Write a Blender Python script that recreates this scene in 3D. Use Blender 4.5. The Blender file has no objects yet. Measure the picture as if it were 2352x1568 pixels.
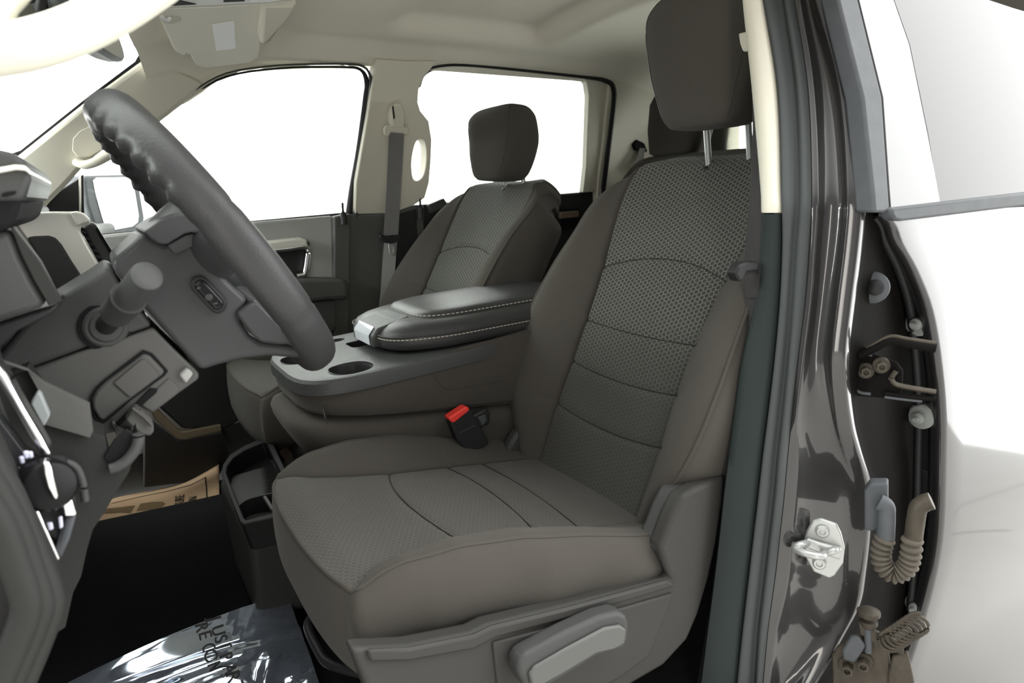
import bpy, bmesh, math, random
from mathutils import Vector, Matrix, Euler

# ------------------------------------------------------------------ camera, world, exposure
S = bpy.context.scene
COL = S.collection
YAW, PIT, ROL, FPX, CZ = math.radians(31), math.radians(12.4), math.radians(1.5), 1568.0, 1.50
_fh = Vector((math.sin(YAW), math.cos(YAW), 0)); _r0 = Vector((math.cos(YAW), -math.sin(YAW), 0))
FW = _fh*math.cos(PIT) + Vector((0, 0, -math.sin(PIT))); _u0 = _fh*math.sin(PIT) + Vector((0, 0, math.cos(PIT)))
RT = _r0*math.cos(ROL) - _u0*math.sin(ROL); UP = _u0*math.cos(ROL) + _r0*math.sin(ROL)
CAM = Vector((0, 0, CZ))
cd = bpy.data.cameras.new('camera'); cam = bpy.data.objects.new('camera', cd); COL.objects.link(cam)
cd.sensor_width = 36; cd.lens = 36*FPX/2352; cd.clip_start = .02; cd.clip_end = 200
cd.dof.use_dof = True; cd.dof.focus_distance = 1.3; cd.dof.aperture_fstop = 5.6
M3 = Matrix((RT, UP, -FW)).transposed()
cam.matrix_world = Matrix.Translation(CAM) @ M3.to_4x4()
S.camera = cam
S.view_settings.view_transform = 'Standard'; S.view_settings.look = 'None'
S.view_settings.gamma = 1; S.view_settings.use_curve_mapping = False
S.view_settings.exposure = 0.5
WORLD_STRENGTH = 5.0; DIM = .07
wd = bpy.data.worlds.new('studio'); S.world = wd; wd.use_nodes = True
wn = wd.node_tree.nodes['Background']; wn.inputs[0].default_value = (.99, 1, .98, 1); wn.inputs[1].default_value = WORLD_STRENGTH
# a bright white studio that falls off to a dim room behind the photographer
_tc = wd.node_tree.nodes.new('ShaderNodeTexCoord'); _dp = wd.node_tree.nodes.new('ShaderNodeVectorMath'); _dp.operation = 'DOT_PRODUCT'
_dp.inputs[1].default_value = (-.60, -.78, -.17); _mr = wd.node_tree.nodes.new('ShaderNodeMapRange'); _mr.interpolation_type = 'SMOOTHSTEP'
_mr.inputs['From Min'].default_value = -.1; _mr.inputs['From Max'].default_value = .55
_mr.inputs['To Min'].default_value = WORLD_STRENGTH; _mr.inputs['To Max'].default_value = WORLD_STRENGTH*DIM
wd.node_tree.links.new(_tc.outputs['Generated'], _dp.inputs[0]); wd.node_tree.links.new(_dp.outputs['Value'], _mr.inputs['Value']); wd.node_tree.links.new(_mr.outputs[0], wn.inputs[1])

def area(name, loc, target, size, power, col=(1, 1, 1), sy=None):
    l = bpy.data.lights.new(name, 'AREA'); l.energy = power; l.size = size; l.color = col
    if sy: l.shape = 'RECTANGLE'; l.size_y = sy
    o = bpy.data.objects.new(name, l); COL.objects.link(o); o.location = loc
    o.rotation_euler = (Vector(target)-Vector(loc)).to_track_quat('-Z', 'Y').to_euler()
    return o
area('added_streak_light', (-1.25, -2.5, 1.9), (.9, .6, 1.5), .5, 40, (1, .95, .88), sy=3.4)  # added strip light, shaped to put bright streaks on the near pillar paint
area('added_front_fill', (-2.6, 1.5, 1.75), (1.0, 1.6, 1.45), 1.6, 330, (.97, 1, .975))  # added fill light through the windshield, brightens seat fronts and far pillars

# ------------------------------------------------------------------ helpers
def V(*a): return Vector(a if len(a) > 1 else a[0])
def P(u, v, x=None, y=None, z=None):
    r = FW + RT*((u-1176)/FPX) - UP*((v-784)/FPX)
    t = x/r.x if x is not None else (y/r.y if y is not None else (z-CZ)/r.z)
    return CAM + r*t
def PP(pts, **k): return [P(u, v, **k) for u, v in pts]
def PL(u, v, o, n):
    r = FW + RT*((u-1176)/FPX) - UP*((v-784)/FPX)
    return CAM + r*((V(o)-CAM).dot(n)/r.dot(n))

def catmull(pts, n=8, closed=False):
    pts = [V(p) for p in pts]; out = []; N = len(pts)
    if N < 3 and not closed:
        return [pts[0].lerp(pts[1], i/n) for i in range(n+1)]
    for i in range(N if closed else N-1):
        p1, p2 = pts[i], pts[(i+1) % N]
        p0 = pts[i-1] if (closed or i > 0) else p1*2-p2
        p3 = pts[(i+2) % N] if (closed or i+2 < N) else p2*2-p1
        for k in range(n):
            t = k/n
            out.append(.5*((2*p1)+(p2-p0)*t+(2*p0-5*p1+4*p2-p3)*t*t+(3*p1-p0-3*p2+p3)*t*t*t))
    if not closed: out.append(pts[-1].copy())
    return out
def resample(pts, n, closed=False):
    pts = [V(p) for p in pts]
    if closed: pts = pts+[pts[0]]
    L = [0]
    for a, b in zip(pts, pts[1:]): L.append(L[-1]+(b-a).length)
    out = []; m = n if closed else n-1; j = 0
    for i in range(n):
        d = L[-1]*i/m
        while j < len(L)-2 and L[j+1] < d: j += 1
        s = L[j+1]-L[j]
        out.append(pts[j].lerp(pts[j+1], (d-L[j])/s if s > 1e-9 else 0))
    return out
def interp(x, table):
    if x <= table[0][0]: return table[0][1]
    for (a, fa), (b, fb) in zip(table, table[1:]):
        if x <= b:
            t = (x-a)/(b-a); t2 = t
            return fa+(fb-fa)*t2
    return table[-1][1]
def smooth(a, b, x):
    t = max(0, min(1, (x-a)/(b-a))); return t*t*(3-2*t)

def tag(o, label=None, cat=None, group=None, kind=None):
    if label: o['label'] = label
    if cat: o['category'] = cat
    if group: o['group'] = group
    if kind: o['kind'] = kind
    return o
def thing(name, label, cat, loc=(0, 0, 0), group=None, kind=None):
    o = bpy.data.objects.new(name, None); COL.objects.link(o); o.location = loc; o.empty_display_size = .05
    return tag(o, label, cat, group, kind)
def link(name, me, mat, parent=None, sm=True, label=None):
    o = bpy.data.objects.new(name, me); COL.objects.link(o)
    mats = mat if isinstance(mat, (list, tuple)) else [mat]
    for m in mats: me.materials.append(m)
    if sm:
        for p in me.polygons: p.use_smooth = True
    if parent is not None:
        o.parent = parent
        o.location = -V(parent.location)+ (V(o.location)) if parent.parent is None else -(V(parent.location)+V(parent.parent.location))
    if label: o['label'] = label
    return o
def fix(o):
    return o
def recalc(bm): bmesh.ops.recalc_face_normals(bm, faces=bm.faces[:])
def sharp(me, ang=38):
    me.set_sharp_from_angle(angle=math.radians(ang))
def fin(name, bm, mat, parent=None, bevel=0, seg=2, sub=0, ang=38, label=None, sm=True):
    recalc(bm)
    me = bpy.data.meshes.new(name); bm.to_mesh(me); bm.free()
    o = link(name, me, mat, parent, sm, label)
    if sm and not sub: sharp(me, ang)
    if bevel:
        b = o.modifiers.new('b', 'BEVEL'); b.width = bevel; b.segments = seg; b.limit_method = 'ANGLE'; b.angle_limit = math.radians(32); b.harden_normals = False
    if sub:
        s = o.modifiers.new('s', 'SUBSURF'); s.levels = sub; s.render_levels = sub
    return o
def slab(name, poly, ext, mat, parent=None, bevel=.004, seg=2, label=None, bm=None, ang=38):
    """outline polygon in space, extruded along ext"""
    own = bm is None
    if own: bm = bmesh.new()
    e = V(ext); a = [bm.verts.new(p) for p in poly]; b = [bm.verts.new(V(p)+e) for p in poly]; n = len(poly)
    bm.faces.new(a); bm.faces.new(b[::-1])
    for i in range(n): bm.faces.new((a[i], b[i], b[(i+1) % n], a[(i+1) % n]))
    if own: return fin(name, bm, mat, parent, bevel, seg, label=label, ang=ang)
def ringslab(name, outer, inner, ext, mat, parent=None, bevel=.004, seg=2, label=None):
    bm = bmesh.new(); e = V(ext); n = len(outer)
    A = [bm.verts.new(p) for p in outer]; B = [bm.verts.new(p) for p in inner]
    A2 = [bm.verts.new(V(p)+e) for p in outer]; B2 = [bm.verts.new(V(p)+e) for p in inner]
    for i in range(n):
        j = (i+1) % n
        bm.faces.new((A[i], A[j], B[j], B[i])); bm.faces.new((A2[j], A2[i], B2[i], B2[j]))
        bm.faces.new((A[j], A[i], A2[i], A2[j])); bm.faces.new((B[i], B[j], B2[j], B2[i]))
    return fin(name, bm, mat, parent, bevel, seg, label=label)
def grid(name, rows, mat, parent=None, thick=0, closed=False, uv=None, sub=0, label=None, ang=60, caps=False, matf=None):
    bm = bmesh.new(); R = [[bm.verts.new(p) for p in r] for r in rows]; n = len(rows[0])
    ul = bm.loops.layers.uv.new('UVMap') if uv else None
    for i in range(len(R)-1):
        for j in range(n if closed else n-1):
            k = (j+1) % n
            q = (R[i][j], R[i][k], R[i+1][k], R[i+1][j])
            if len(set(q)) < 4: continue
            try: f = bm.faces.new(q)
            except ValueError: continue
            if matf: f.material_index = matf(i, j)
            if uv:
                for lp, (a, b) in zip(f.loops, ((i, j), (i, k), (i+1, k), (i+1, j))): lp[ul].uv = uv[a][b]
    if caps:
        for r in (R[0], R[-1]):
            try: bm.faces.new(r)
            except ValueError: pass
    bmesh.ops.remove_doubles(bm, verts=bm.verts[:], dist=1e-6)
    o = fin(name, bm, mat, parent, sub=sub, label=label, ang=ang)
    if thick:
        s = o.modifiers.new('t', 'SOLIDIFY'); s.thickness = abs(thick); s.offset = -1 if thick > 0 else 1
    return o
def tube(name, pts, rad, mat, parent=None, n=12, closed=False, flat=1.0, up=(0, 0, 1), sm=6, label=None, bm=None, caps=True):
    """swept round (or flattened) section; rad scalar, list or function of 0..1"""
    q = catmull(pts, sm, closed) if sm > 1 else [V(p) for p in pts]
    N = len(q); own = bm is None
    if own: bm = bmesh.new()
    rings = []; prev = V(up)
    for i, p in enumerate(q):
        t = (q[(i+1) % N]-q[i-1]) if closed else (q[min(i+1, N-1)]-q[max(i-1, 0)])
        t.normalize()
        s = t.cross(prev)
        if s.length < 1e-4: s = t.cross(V(1, 0, 0)) if abs(t.x) < .9 else t.cross(V(0, 1, 0))
        s.normalize(); w = s.cross(t).normalized()
        if up == 'auto': prev = w
        f = i/(N-1 if not closed else N)
        r = rad(f) if callable(rad) else (interp(f, [(k/(len(rad)-1), v) for k, v in enumerate(rad)]) if isinstance(rad, (list, tuple)) else rad)
        rings.append([bm.verts.new(p+s*(r*math.cos(2*math.pi*k/n))+w*(r*flat*math.sin(2*math.pi*k/n))) for k in range(n)])
    for i in range(N if closed else N-1):
        a, b = rings[i], rings[(i+1) % N]
        for k in range(n): bm.faces.new((a[k], a[(k+1) % n], b[(k+1) % n], b[k]))
    if not closed and caps: bm.faces.new(rings[0][::-1]); bm.faces.new(rings[-1])
    if own: return fin(name, bm, mat, parent, label=label, ang=50)
def strap(name, pts, w, th, wdir, mat, parent=None, sm=6, label=None):
    q = catmull(pts, sm) if sm > 1 else [V(p) for p in pts]; wd_ = V(wdir).normalized(); rows = []
    for i, p in enumerate(q):
        t = (q[min(i+1, len(q)-1)]-q[max(i-1, 0)]).normalized(); n = t.cross(wd_).normalized()
        rows.append([p+wd_*w/2+n*th/2, p-wd_*w/2+n*th/2, p-wd_*w/2-n*th/2, p+wd_*w/2-n*th/2])
    return grid(name, rows, mat, parent, closed=True, label=label, ang=40, caps=True)
def box(name, c, size, mat, parent=None, bevel=.004, rot=None, seg=2, label=None, bm=None):
    own = bm is None
    if own: bm = bmesh.new()
    r = bmesh.ops.create_cube(bm, size=1)
    m = Matrix.Translation(V(c)) @ (rot.to_4x4() if rot is not None else Matrix.Identity(4)) @ Matrix.Diagonal((*size, 1))
    bmesh.ops.transform(bm, matrix=m, verts=r['verts'])
    if own: return fin(name, bm, mat, parent, bevel, seg, label=label)
def basis(z, xh=(0, 0, 1)):
    z = V(z).normalized(); x = V(xh)-z*V(xh).dot(z); x.normalize(); y = z.cross(x)
    return Matrix((x, y, z)).transposed()
def lathe(name, o, axis, prof, mat, parent=None, n=32, label=None, bm=None, bevel=0):
    """prof: (distance along axis, radius)"""
    own = bm is None
    if own: bm = bmesh.new()
    B = basis(axis, (0, 0, 1) if abs(V(axis).normalized().z) < .9 else (1, 0, 0)); rows = []
    for d, r in prof:
        rows.append([bm.verts.new(V(o)+B @ V(r*math.cos(2*math.pi*k/n), r*math.sin(2*math.pi*k/n), d)) for k in range(n)])
    for a, b in zip(rows, rows[1:]):
        for k in range(n): bm.faces.new((a[k], a[(k+1) % n], b[(k+1) % n], b[k]))
    bm.faces.new(rows[0][::-1]); bm.faces.new(rows[-1])
    if own: return fin(name, bm, mat, parent, bevel, label=label, ang=35)
def super_ring(c, a, b, e, ax, ay, n=48):
    out = []
    for k in range(n):
        t = 2*math.pi*k/n; ct, st = math.cos(t), math.sin(t)
        out.append(V(c)+V(ax)*(a*math.copysign(abs(ct)**(2/e), ct))+V(ay)*(b*math.copysign(abs(st)**(2/e), st)))
    return out
def blob(name, levels, mat, parent=None, ax=(1, 0, 0), ay=(0, 1, 0), n=48, label=None, ang=60):
    """levels: (centre, half a, half b, exponent)"""
    return grid(name, [super_ring(c, a, b, e, ax, ay, n) for c, a, b, e in levels], mat, parent, closed=True, caps=True, label=label, ang=ang)
def text(name, body, size, mat, M, parent=None, ext=.0004, align='CENTER', label=None):
    cu = bpy.data.curves.new(name, 'FONT'); cu.body = body; cu.size = size; cu.extrude = ext; cu.align_x = align; cu.align_y = 'CENTER'
    o = bpy.data.objects.new(name, cu); COL.objects.link(o)
    dg = bpy.context.evaluated_depsgraph_get(); me = bpy.data.meshes.new_from_object(o.evaluated_get(dg))
    bpy.data.objects.remove(o); bpy.data.curves.remove(cu)
    me.transform(M); me.materials.clear()
    return link(name, me, mat, parent, False, label)
def cut(o, cutters):
    """boolean difference baked into the mesh; cutters are removed"""
    for c in cutters:
        m = o.modifiers.new('c', 'BOOLEAN'); m.operation = 'DIFFERENCE'; m.object = c; m.solver = 'EXACT'
    bpy.context.view_layer.update()
    dg = bpy.context.evaluated_depsgraph_get(); me = bpy.data.meshes.new_from_object(o.evaluated_get(dg))
    o.modifiers.clear(); o.data = me
    for c in cutters: bpy.data.objects.remove(c)
    for p in me.polygons: p.use_smooth = True
    sharp(me, 30)
    return o

# ------------------------------------------------------------------ materials
def mat(name, col, rough=.5, metal=0, bump=0, bscale=300, coat=0, spec=.3, var=0, vscale=6, sheen=0, crough=.05, alpha=None, trans=0, ior=1.45, bdist=.002):
    m = bpy.data.materials.new(name); m.use_nodes = True; nt = m.node_tree; b = nt.nodes['Principled BSDF']
    c = (*col, 1) if len(col) == 3 else col
    b.inputs['Base Color'].default_value = c; b.inputs['Roughness'].default_value = rough; b.inputs['Metallic'].default_value = metal
    b.inputs['Coat Weight'].default_value = coat; b.inputs['Coat Roughness'].default_value = crough
    b.inputs['Specular IOR Level'].default_value = spec; b.inputs['Sheen Weight'].default_value = sheen
    b.inputs['Transmission Weight'].default_value = trans; b.inputs['IOR'].default_value = ior
    if bump or var:
        tc = nt.nodes.new('ShaderNodeTexCoord')
    if bump:
        nz = nt.nodes.new('ShaderNodeTexNoise'); nz.inputs['Scale'].default_value = bscale; nz.inputs['Detail'].default_value = 3
        nt.links.new(tc.outputs['Object'], nz.inputs['Vector'])
        bp = nt.nodes.new('ShaderNodeBump'); bp.inputs['Strength'].default_value = bump; bp.inputs['Distance'].default_value = bdist
        nt.links.new(nz.outputs['Fac'], bp.inputs['Height']); nt.links.new(bp.outputs['Normal'], b.inputs['Normal'])
    if var:
        n2 = nt.nodes.new('ShaderNodeTexNoise'); n2.inputs['Scale'].default_value = vscale; n2.inputs['Detail'].default_value = 4
        nt.links.new(tc.outputs['Object'], n2.inputs['Vector'])
        mx = nt.nodes.new('ShaderNodeMix'); mx.data_type = 'RGBA'
        mx.inputs['A'].default_value = tuple(x*(1-var) for x in c[:3])+(1,); mx.inputs['B'].default_value = tuple(min(1, x*(1+var)) for x in c[:3])+(1,)
        nt.links.new(n2.outputs['Fac'], mx.inputs['Factor']); nt.links.new(mx.outputs['Result'], b.inputs['Base Color'])
    return m
def srgb(r, g, b): return tuple(((x/255+.055)/1.055)**2.4 if x > 10 else x/255/12.92 for x in (r, g, b))
def hexfabric(name, col, line, sx, sy, fade):
    """woven fabric with a raised elongated honeycomb, laid on the UVs (metres)"""
    m = mat(name, col, .95, bump=.25, bscale=900, spec=.15, sheen=.1); nt = m.node_tree; b = nt.nodes['Principled BSDF']; L = nt.links.new
    def mth(op, a, c=None):
        n = nt.nodes.new('ShaderNodeMath'); n.operation = op
        for i, x in enumerate((a, c)):
            if x is None: continue
            if isinstance(x, (int, float)): n.inputs[i].default_value = x
            else: L(x, n.inputs[i])
        return n.outputs[0]
    uv = nt.nodes.new('ShaderNodeUVMap'); sp = nt.nodes.new('ShaderNodeSeparateXYZ'); L(uv.outputs[0], sp.inputs[0])
    X = mth('DIVIDE', sp.outputs[0], sx); Y = mth('DIVIDE', sp.outputs[1], sy)
    # hex lattice with period (1, sqrt3)
    def cell(ox, oy):
        px = mth('SUBTRACT', mth('FLOORED_MODULO', mth('ADD', X, ox), 1.7320508), .8660254)
        py = mth('SUBTRACT', mth('FLOORED_MODULO', mth('ADD', Y, oy), 1.0), .5)
        ax, ay = mth('ABSOLUTE', px), mth('ABSOLUTE', py)
        return mth('MAXIMUM', mth('ADD', mth('MULTIPLY', ax, .8660254), mth('MULTIPLY', ay, .5)), ay)
    d = mth('MINIMUM', cell(0, 0), cell(.8660254, .5))
    mr = nt.nodes.new('ShaderNodeMapRange'); mr.interpolation_type = 'SMOOTHSTEP'
    mr.inputs['From Min'].default_value = .37; mr.inputs['From Max'].default_value = .47; L(d, mr.inputs['Value'])
    fd = nt.nodes.new('ShaderNodeMapRange'); fd.inputs['From Min'].default_value = fade[0]; fd.inputs['From Max'].default_value = fade[1]
    fd.inputs['To Min'].default_value = .12; fd.inputs['To Max'].default_value = 1
    L(sp.outputs[1], fd.inputs['Value'])
    f = mth('MULTIPLY', mr.outputs[0], fd.outputs[0])
    mx = nt.nodes.new('ShaderNodeMix'); mx.data_type = 'RGBA'; mx.inputs['A'].default_value = (*col, 1); mx.inputs['B'].default_value = (*line, 1)
    L(f, mx.inputs['Factor']); L(mx.outputs['Result'], b.inputs['Base Color'])
    bp = nt.nodes.new('ShaderNodeBump'); bp.inputs['Distance'].default_value = .0015; bp.inputs['Strength'].default_value = .6
    old = [n for n in nt.nodes if n.type == 'BUMP' and n != bp][0]
    L(f, bp.inputs['Height']); L(old.outputs['Normal'], bp.inputs['Normal']); L(bp.outputs['Normal'], b.inputs['Normal'])
    return m
FAB = mat('seat_fabric', (.058, .0535, .047), .95, bump=.3, bscale=700, spec=.12, sheen=.06)
HEX = hexfabric('seat_mesh_fabric', (.046, .045, .041), (.17, .172, .158), .0105, .0085, (.17, .36))
HEXC = hexfabric('cushion_mesh_fabric', (.057, .054, .048), (.085, .081, .072), .0075, .0075, (-.6, -.10))
BINM = mat('bin_plastic', (.010, .0105, .0105), .6, bump=.1, bscale=500, spec=.14)
GREY = mat('grey_plastic', (.072, .071, .068), .5, bump=.12, bscale=500)
SHIELD = mat('seat_shield_plastic', (.036, .035, .033), .5, bump=.12, bscale=500, spec=.2)
DOORG2 = mat('door_armrest_plastic', (.085, .086, .082), .5, bump=.12, bscale=500)
DOORG = mat('door_grey_plastic', (.36, .365, .35), .5, bump=.12, bscale=500)
KNEE = mat('charcoal_plastic', (.022, .022, .021), .6, bump=.15, bscale=500, spec=.2)
GREY2 = mat('dark_grey_plastic', (.045, .046, .045), .55, bump=.15, bscale=500)
DARK = mat('black_plastic', (.02, .02, .021), .45, bump=.1, bscale=500)
BLACK = mat('matte_black', (.008, .008, .009), .9, spec=.2)
CARPET = mat('black_carpet', (.006, .006, .0065), 1, bump=.8, bscale=500, spec=.05, sheen=.05)
LEATHER = mat('black_leather', (.035, .035, .036), .38, bump=.25, bscale=400)
BEIGE = mat('beige_plastic', (.60, .58, .49), .55, bump=.06, bscale=500)
LINER = mat('headliner_fabric', (.74, .71, .61), .95, bump=.15, bscale=800, spec=.1)
SEAL = mat('rubber_seal', (.045, .05, .05), .6, bump=.1, bscale=200)
GASK = mat('black_rubber', (.012, .012, .013), .5)
PAINT = mat('dark_metallic_paint', (.022, .021, .0215), .42, metal=.4, coat=1, crough=.07)
CHROME = mat('chrome', (.8, .8, .8), .12, metal=1)
SILVER = mat('satin_silver', (.74, .72, .66), .3, metal=.2)
STEEL = mat('zinc_steel', (.42, .43, .42), .4, metal=.6)
DIRTY = mat('dusty_metal', (.05, .042, .032), .6, metal=.3, var=.5, vscale=60, bump=.3, bscale=150)
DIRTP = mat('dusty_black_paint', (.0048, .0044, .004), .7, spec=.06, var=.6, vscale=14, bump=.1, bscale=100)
BOOT = mat('dusty_rubber', (.075, .065, .052), .8, var=.4, vscale=40)
BOOTG = mat('grey_rubber', (.06, .064, .07), .6, var=.25, vscale=40)
RED = mat('red_plastic', (.75, .05, .04), .4)
WHITE = mat('white_label', (.9, .9, .9), .5)
KRAFT = mat('kraft_paper', (.62, .43, .27), .8, var=.06, vscale=10)
INK = mat('black_ink', (.02, .018, .015), .7)
INKB = mat('brown_ink', (.22, .15, .08), .8, var=.25, vscale=400)
WEB = mat('belt_webbing', (.16, .158, .152), .8, bump=.4, bscale=250, spec=.3)
WEBD = mat('dark_belt_webbing', (.035, .033, .034), .8, bump=.4, bscale=250, spec=.3)
STITCH = mat('pale_thread', (.45, .42, .36), .8)
MIRROR = mat('mirror_glass', (.9, .9, .9), .02, metal=1)
CONC = mat('concrete', (.36, .35, .335), .8, var=.12, vscale=2, bump=.1, bscale=60)
ICON = mat('icon_white', (.6, .6, .75), .5)
def glass(name, tint, refl=.06):
    m = bpy.data.materials.new(name); m.use_nodes = True; nt = m.node_tree; nt.nodes.clear()
    o = nt.nodes.new('ShaderNodeOutputMaterial'); mx = nt.nodes.new('ShaderNodeMixShader'); t = nt.nodes.new('ShaderNodeBsdfTransparent'); g = nt.nodes.new('ShaderNodeBsdfGlossy')
    t.inputs[0].default_value = (*tint, 1); g.inputs['Roughness'].default_value = .02
    f = nt.nodes.new('ShaderNodeFresnel'); f.inputs['IOR'].default_value = 1.5
    nt.links.new(f.outputs[0], mx.inputs[0]); nt.links.new(t.outputs[0], mx.inputs[1]); nt.links.new(g.outputs[0], mx.inputs[2]); nt.links.new(mx.outputs[0], o.inputs[0])
    return m
GLASS = glass('clear_glass', (.97, .99, .97)); TINT = glass('privacy_glass', (.12, .12, .12))
FILM = bpy.data.materials.new('plastic_film'); FILM.use_nodes = True

# fix parenting: vertices are authored in world space
def link(name, me, mat, parent=None, sm=True, label=None):
    o = bpy.data.objects.new(name, me); COL.objects.link(o)
    for m in (mat if isinstance(mat, (list, tuple)) else [mat]): me.materials.append(m)
    if sm:
        for p in me.polygons: p.use_smooth = True
    if parent is not None:
        t = V(0, 0, 0); q = parent
        while q is not None: t += q.location; q = q.parent
        o.parent = parent; o.location = -t
    if label: o['label'] = label
    return o

YC, YM, YP = .97, 1.375, 1.765          # driver seat, truck centre line, passenger seat
ZF = .66                                 # cab floor
TUM = .38
def lean(u, v, y0, z0=1.47, side=-1):
    """point on a body-side surface: vertical below the belt line, leaning in above it"""
    p = P(u, v, y=y0)
    if p.z > z0: p = PL(u, v, (0, y0, z0), V(0, 1, side*TUM).normalized())
    return p
def near(u, v, y0): return lean(u, v, y0, 1.47, -1)
def far(u, v, y0): return lean(u, v, y0, 1.45, 1)
def fars(pts, y0): return [far(u, v, y0) for u, v in pts]

# ------------------------------------------------------------------ ground outside
g = box('ground', (.6, 1.2, -.03), (7.4, 9.6, .06), CONC, bevel=0); tag(g, 'pale grey concrete studio floor under the truck', kind='structure')
def mirrored(u, v): p = P(u, v, z=.002); return V(p.x, 1.104-p.y, .001)
for A_, B_ in (((2120, 1192), (2400, 1122)), ((2140, 1265), (2400, 1300))):
    a_, b_ = mirrored(*A_), mirrored(*B_)
    strap('floor_joint', [a_, a_.lerp(b_, .5)+V(.01, 0, 0), b_], .012, .002, (b_-a_).cross(V(0, 0, 1)), mat('joint_filler', (.16, .155, .15), .9), g, sm=2)

# ------------------------------------------------------------------ cab floor with centre hump
fx = [-.62, -.5, -.35, -.1, .2, .6, 1.1, 1.9]
fy = [.60, .66, .72, .9, 1.02, 1.15, 1.26, 1.34, 1.40, 1.46, 1.52, 1.57, 1.62, 1.65, 1.68, 1.73, 1.85, 2.05, 2.14]
def floor_z(x, y):
    h = .178*smooth(1.36, 1.50, y)*(1-smooth(1.62, 1.72, y))
    return ZF+h+.35*smooth(-.3, -.62, x)*.9
rows = [[V(x, y, floor_z(x, y)) for y in fy] for x in fx]
f = grid('floor', rows, CARPET, sub=1); tag(f, 'black carpeted cab floor with a centre hump', kind='structure')

# ------------------------------------------------------------------ headliner
ze = [(.17, 1.862), (.215, 1.79), (.244, 1.745), (.30, 1.782), (.336, 1.810), (.40, 1.836), (.496, 1.851), (.62, 1.862), (.746, 1.87), (.947, 1.874), (1.061, 1.888), (1.3, 1.886), (1.521, 1.881), (1.657, 1.866), (1.85, 1.855), (2.1, 1.85)]
def roof_z(x, y):
    n = abs(y-YM)/.655
    z = 1.965-.055*n**2.2-.055*max(0, n-.72)/.28*max(0, n-.72)/.28
    z -= .075*smooth(.42, .10, x)+.06*smooth(1.5, 2.1, x)
    r = smooth(.70, .82, x)*(1-smooth(1.20, 1.27, x))*(1-smooth(.43, .50, abs(y-YM)))
    return z+.045*r-.010*(1-smooth(.50, .56, abs(y-YM)))
xs = sorted(set([round(.02*i, 3) for i in range(5, 105)]+[.615, .625, .635, .645, .655, .665, .675, .685, 1.05, 1.07]))
ns = [-1+2*i/96 for i in range(97)]
rows = []
for x in xs:
    row = []
    for n in ns:
        y = YM+n*.64
        x0 = .165-.075*(1-n*n)
        xx = x0+(x-.1)*(2.1-x0)/(2.0)
        row.append(V(xx, y, roof_z(xx, y)))
    e = interp(row[-1].x, ze); ztop = row[-1].z
    a = [V(row[-1].x, YM+.672, ztop*.55+(e+.018)*.45), V(row[-1].x, YM+.676, e+.012), V(row[-1].x, YM+.668, e), V(row[-1].x, YM+.70, e-.003)]
    b = [V(p.x, 2*YM-p.y, p.z) for p in a[::-1]]
    rows.append(b+row+a)
c = grid('ceiling', rows, LINER); tag(c, 'beige fabric headliner with a raised centre panel', kind='structure')

ro = grid('trim_12', [[V(x, YM+n*.70, roof_z(x, YM+n*.64)+.045-.05*max(0, abs(n)-.9)*10*.5) for n in [-1+2*k/24 for k in range(25)]] for x in [.27+.1*k for k in range(19)]], PAINT); tag(ro, 'dark painted roof skin above the headliner', kind='structure')
# ------------------------------------------------------------------ passenger side: pillars
tr = slab('trim_1', fars([(-60, 440), (0, 392), (47, 355), (190, 241), (330, 138), (346, 135), (470, 192), (450, 214), (385, 268), (335, 298), (285, 312), (240, 343), (216, 362), (196, 378), (165, 414), (150, 430), (112, 468), (85, 505), (-60, 520)], 2.15), (0, .05, .01), BEIGE, bevel=.012, seg=3)
tag(tr, 'beige trim of the windshield pillar on the far side', kind='structure')
hb = tube('handle_bar', [far(*q) for q in ((176, 372, 2.14), (200, 378, 2.12), (240, 362, 2.10), (285, 333, 2.10), (330, 298, 2.12), (345, 285, 2.14))], .015, BEIGE, tr, flat=.75)
rc = slab('handle_recess', fars([(168, 318), (185, 300), (262, 265), (280, 262), (290, 275), (290, 308), (240, 340), (205, 360), (178, 360), (166, 345)], 2.148), (0, -.002, 0), LINER, tr, bevel=.001)
tr2 = slab('trim_2', fars([(27, 352), (47, 345), (190, 231), (310, 141), (322, 120), (310, 100), (322, 96), (345, 125), (345, 141), (330, 147), (190, 246), (47, 362)], 2.165), (0, .02, 0), GASK, bevel=.002)
tag(tr2, 'black gasket along the far edge of the windshield', kind='structure')
# B pillar upper trim with assist handle (hole through it)
OUT = [(866, 135), (925, 140), (1005, 140), (972, 180), (962, 206), (960, 235), (966, 255), (985, 278), (992, 320), (990, 370), (986, 420), (976, 455), (950, 472), (900, 490), (815, 492), (818, 420), (832, 340), (846, 260), (856, 190)]
bp = slab('trim_3', fars(OUT, 2.14), (0, .045, .012), BEIGE, bevel=.0)
ho = catmull([V(u, v, 0) for u, v in ((950, 345), (957, 325), (968, 318), (978, 330), (980, 365), (974, 400), (960, 415), (949, 408), (946, 375))], 4, True)
cu = slab('cutter', [far(p.x, p.y, 2.14)-V(0, .1, 0) for p in ho], (0, .3, .0), BEIGE, bevel=0)
cut(bp, [cu])
b = bp.modifiers.new('b', 'BEVEL'); b.width = .008; b.segments = 3; b.limit_method = 'ANGLE'; b.angle_limit = .6
tag(bp, 'beige upper trim of the centre pillar with a grab opening', kind='structure')
bl = slab('trim_4', fars([(800, 492), (900, 487), (958, 470), (972, 472), (985, 700), (960, 900), (788, 900), (794, 700)], 2.14), (0, .06, 0), DOORG2, bevel=.008)
tag(bl, 'dark grey lower trim of the centre pillar', kind='structure')
slab('trim_panel', fars([(880, 500), (955, 480), (968, 700), (965, 860), (868, 860)], 2.135), (0, -.004, 0), DARK, bl, bevel=.002)
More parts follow.
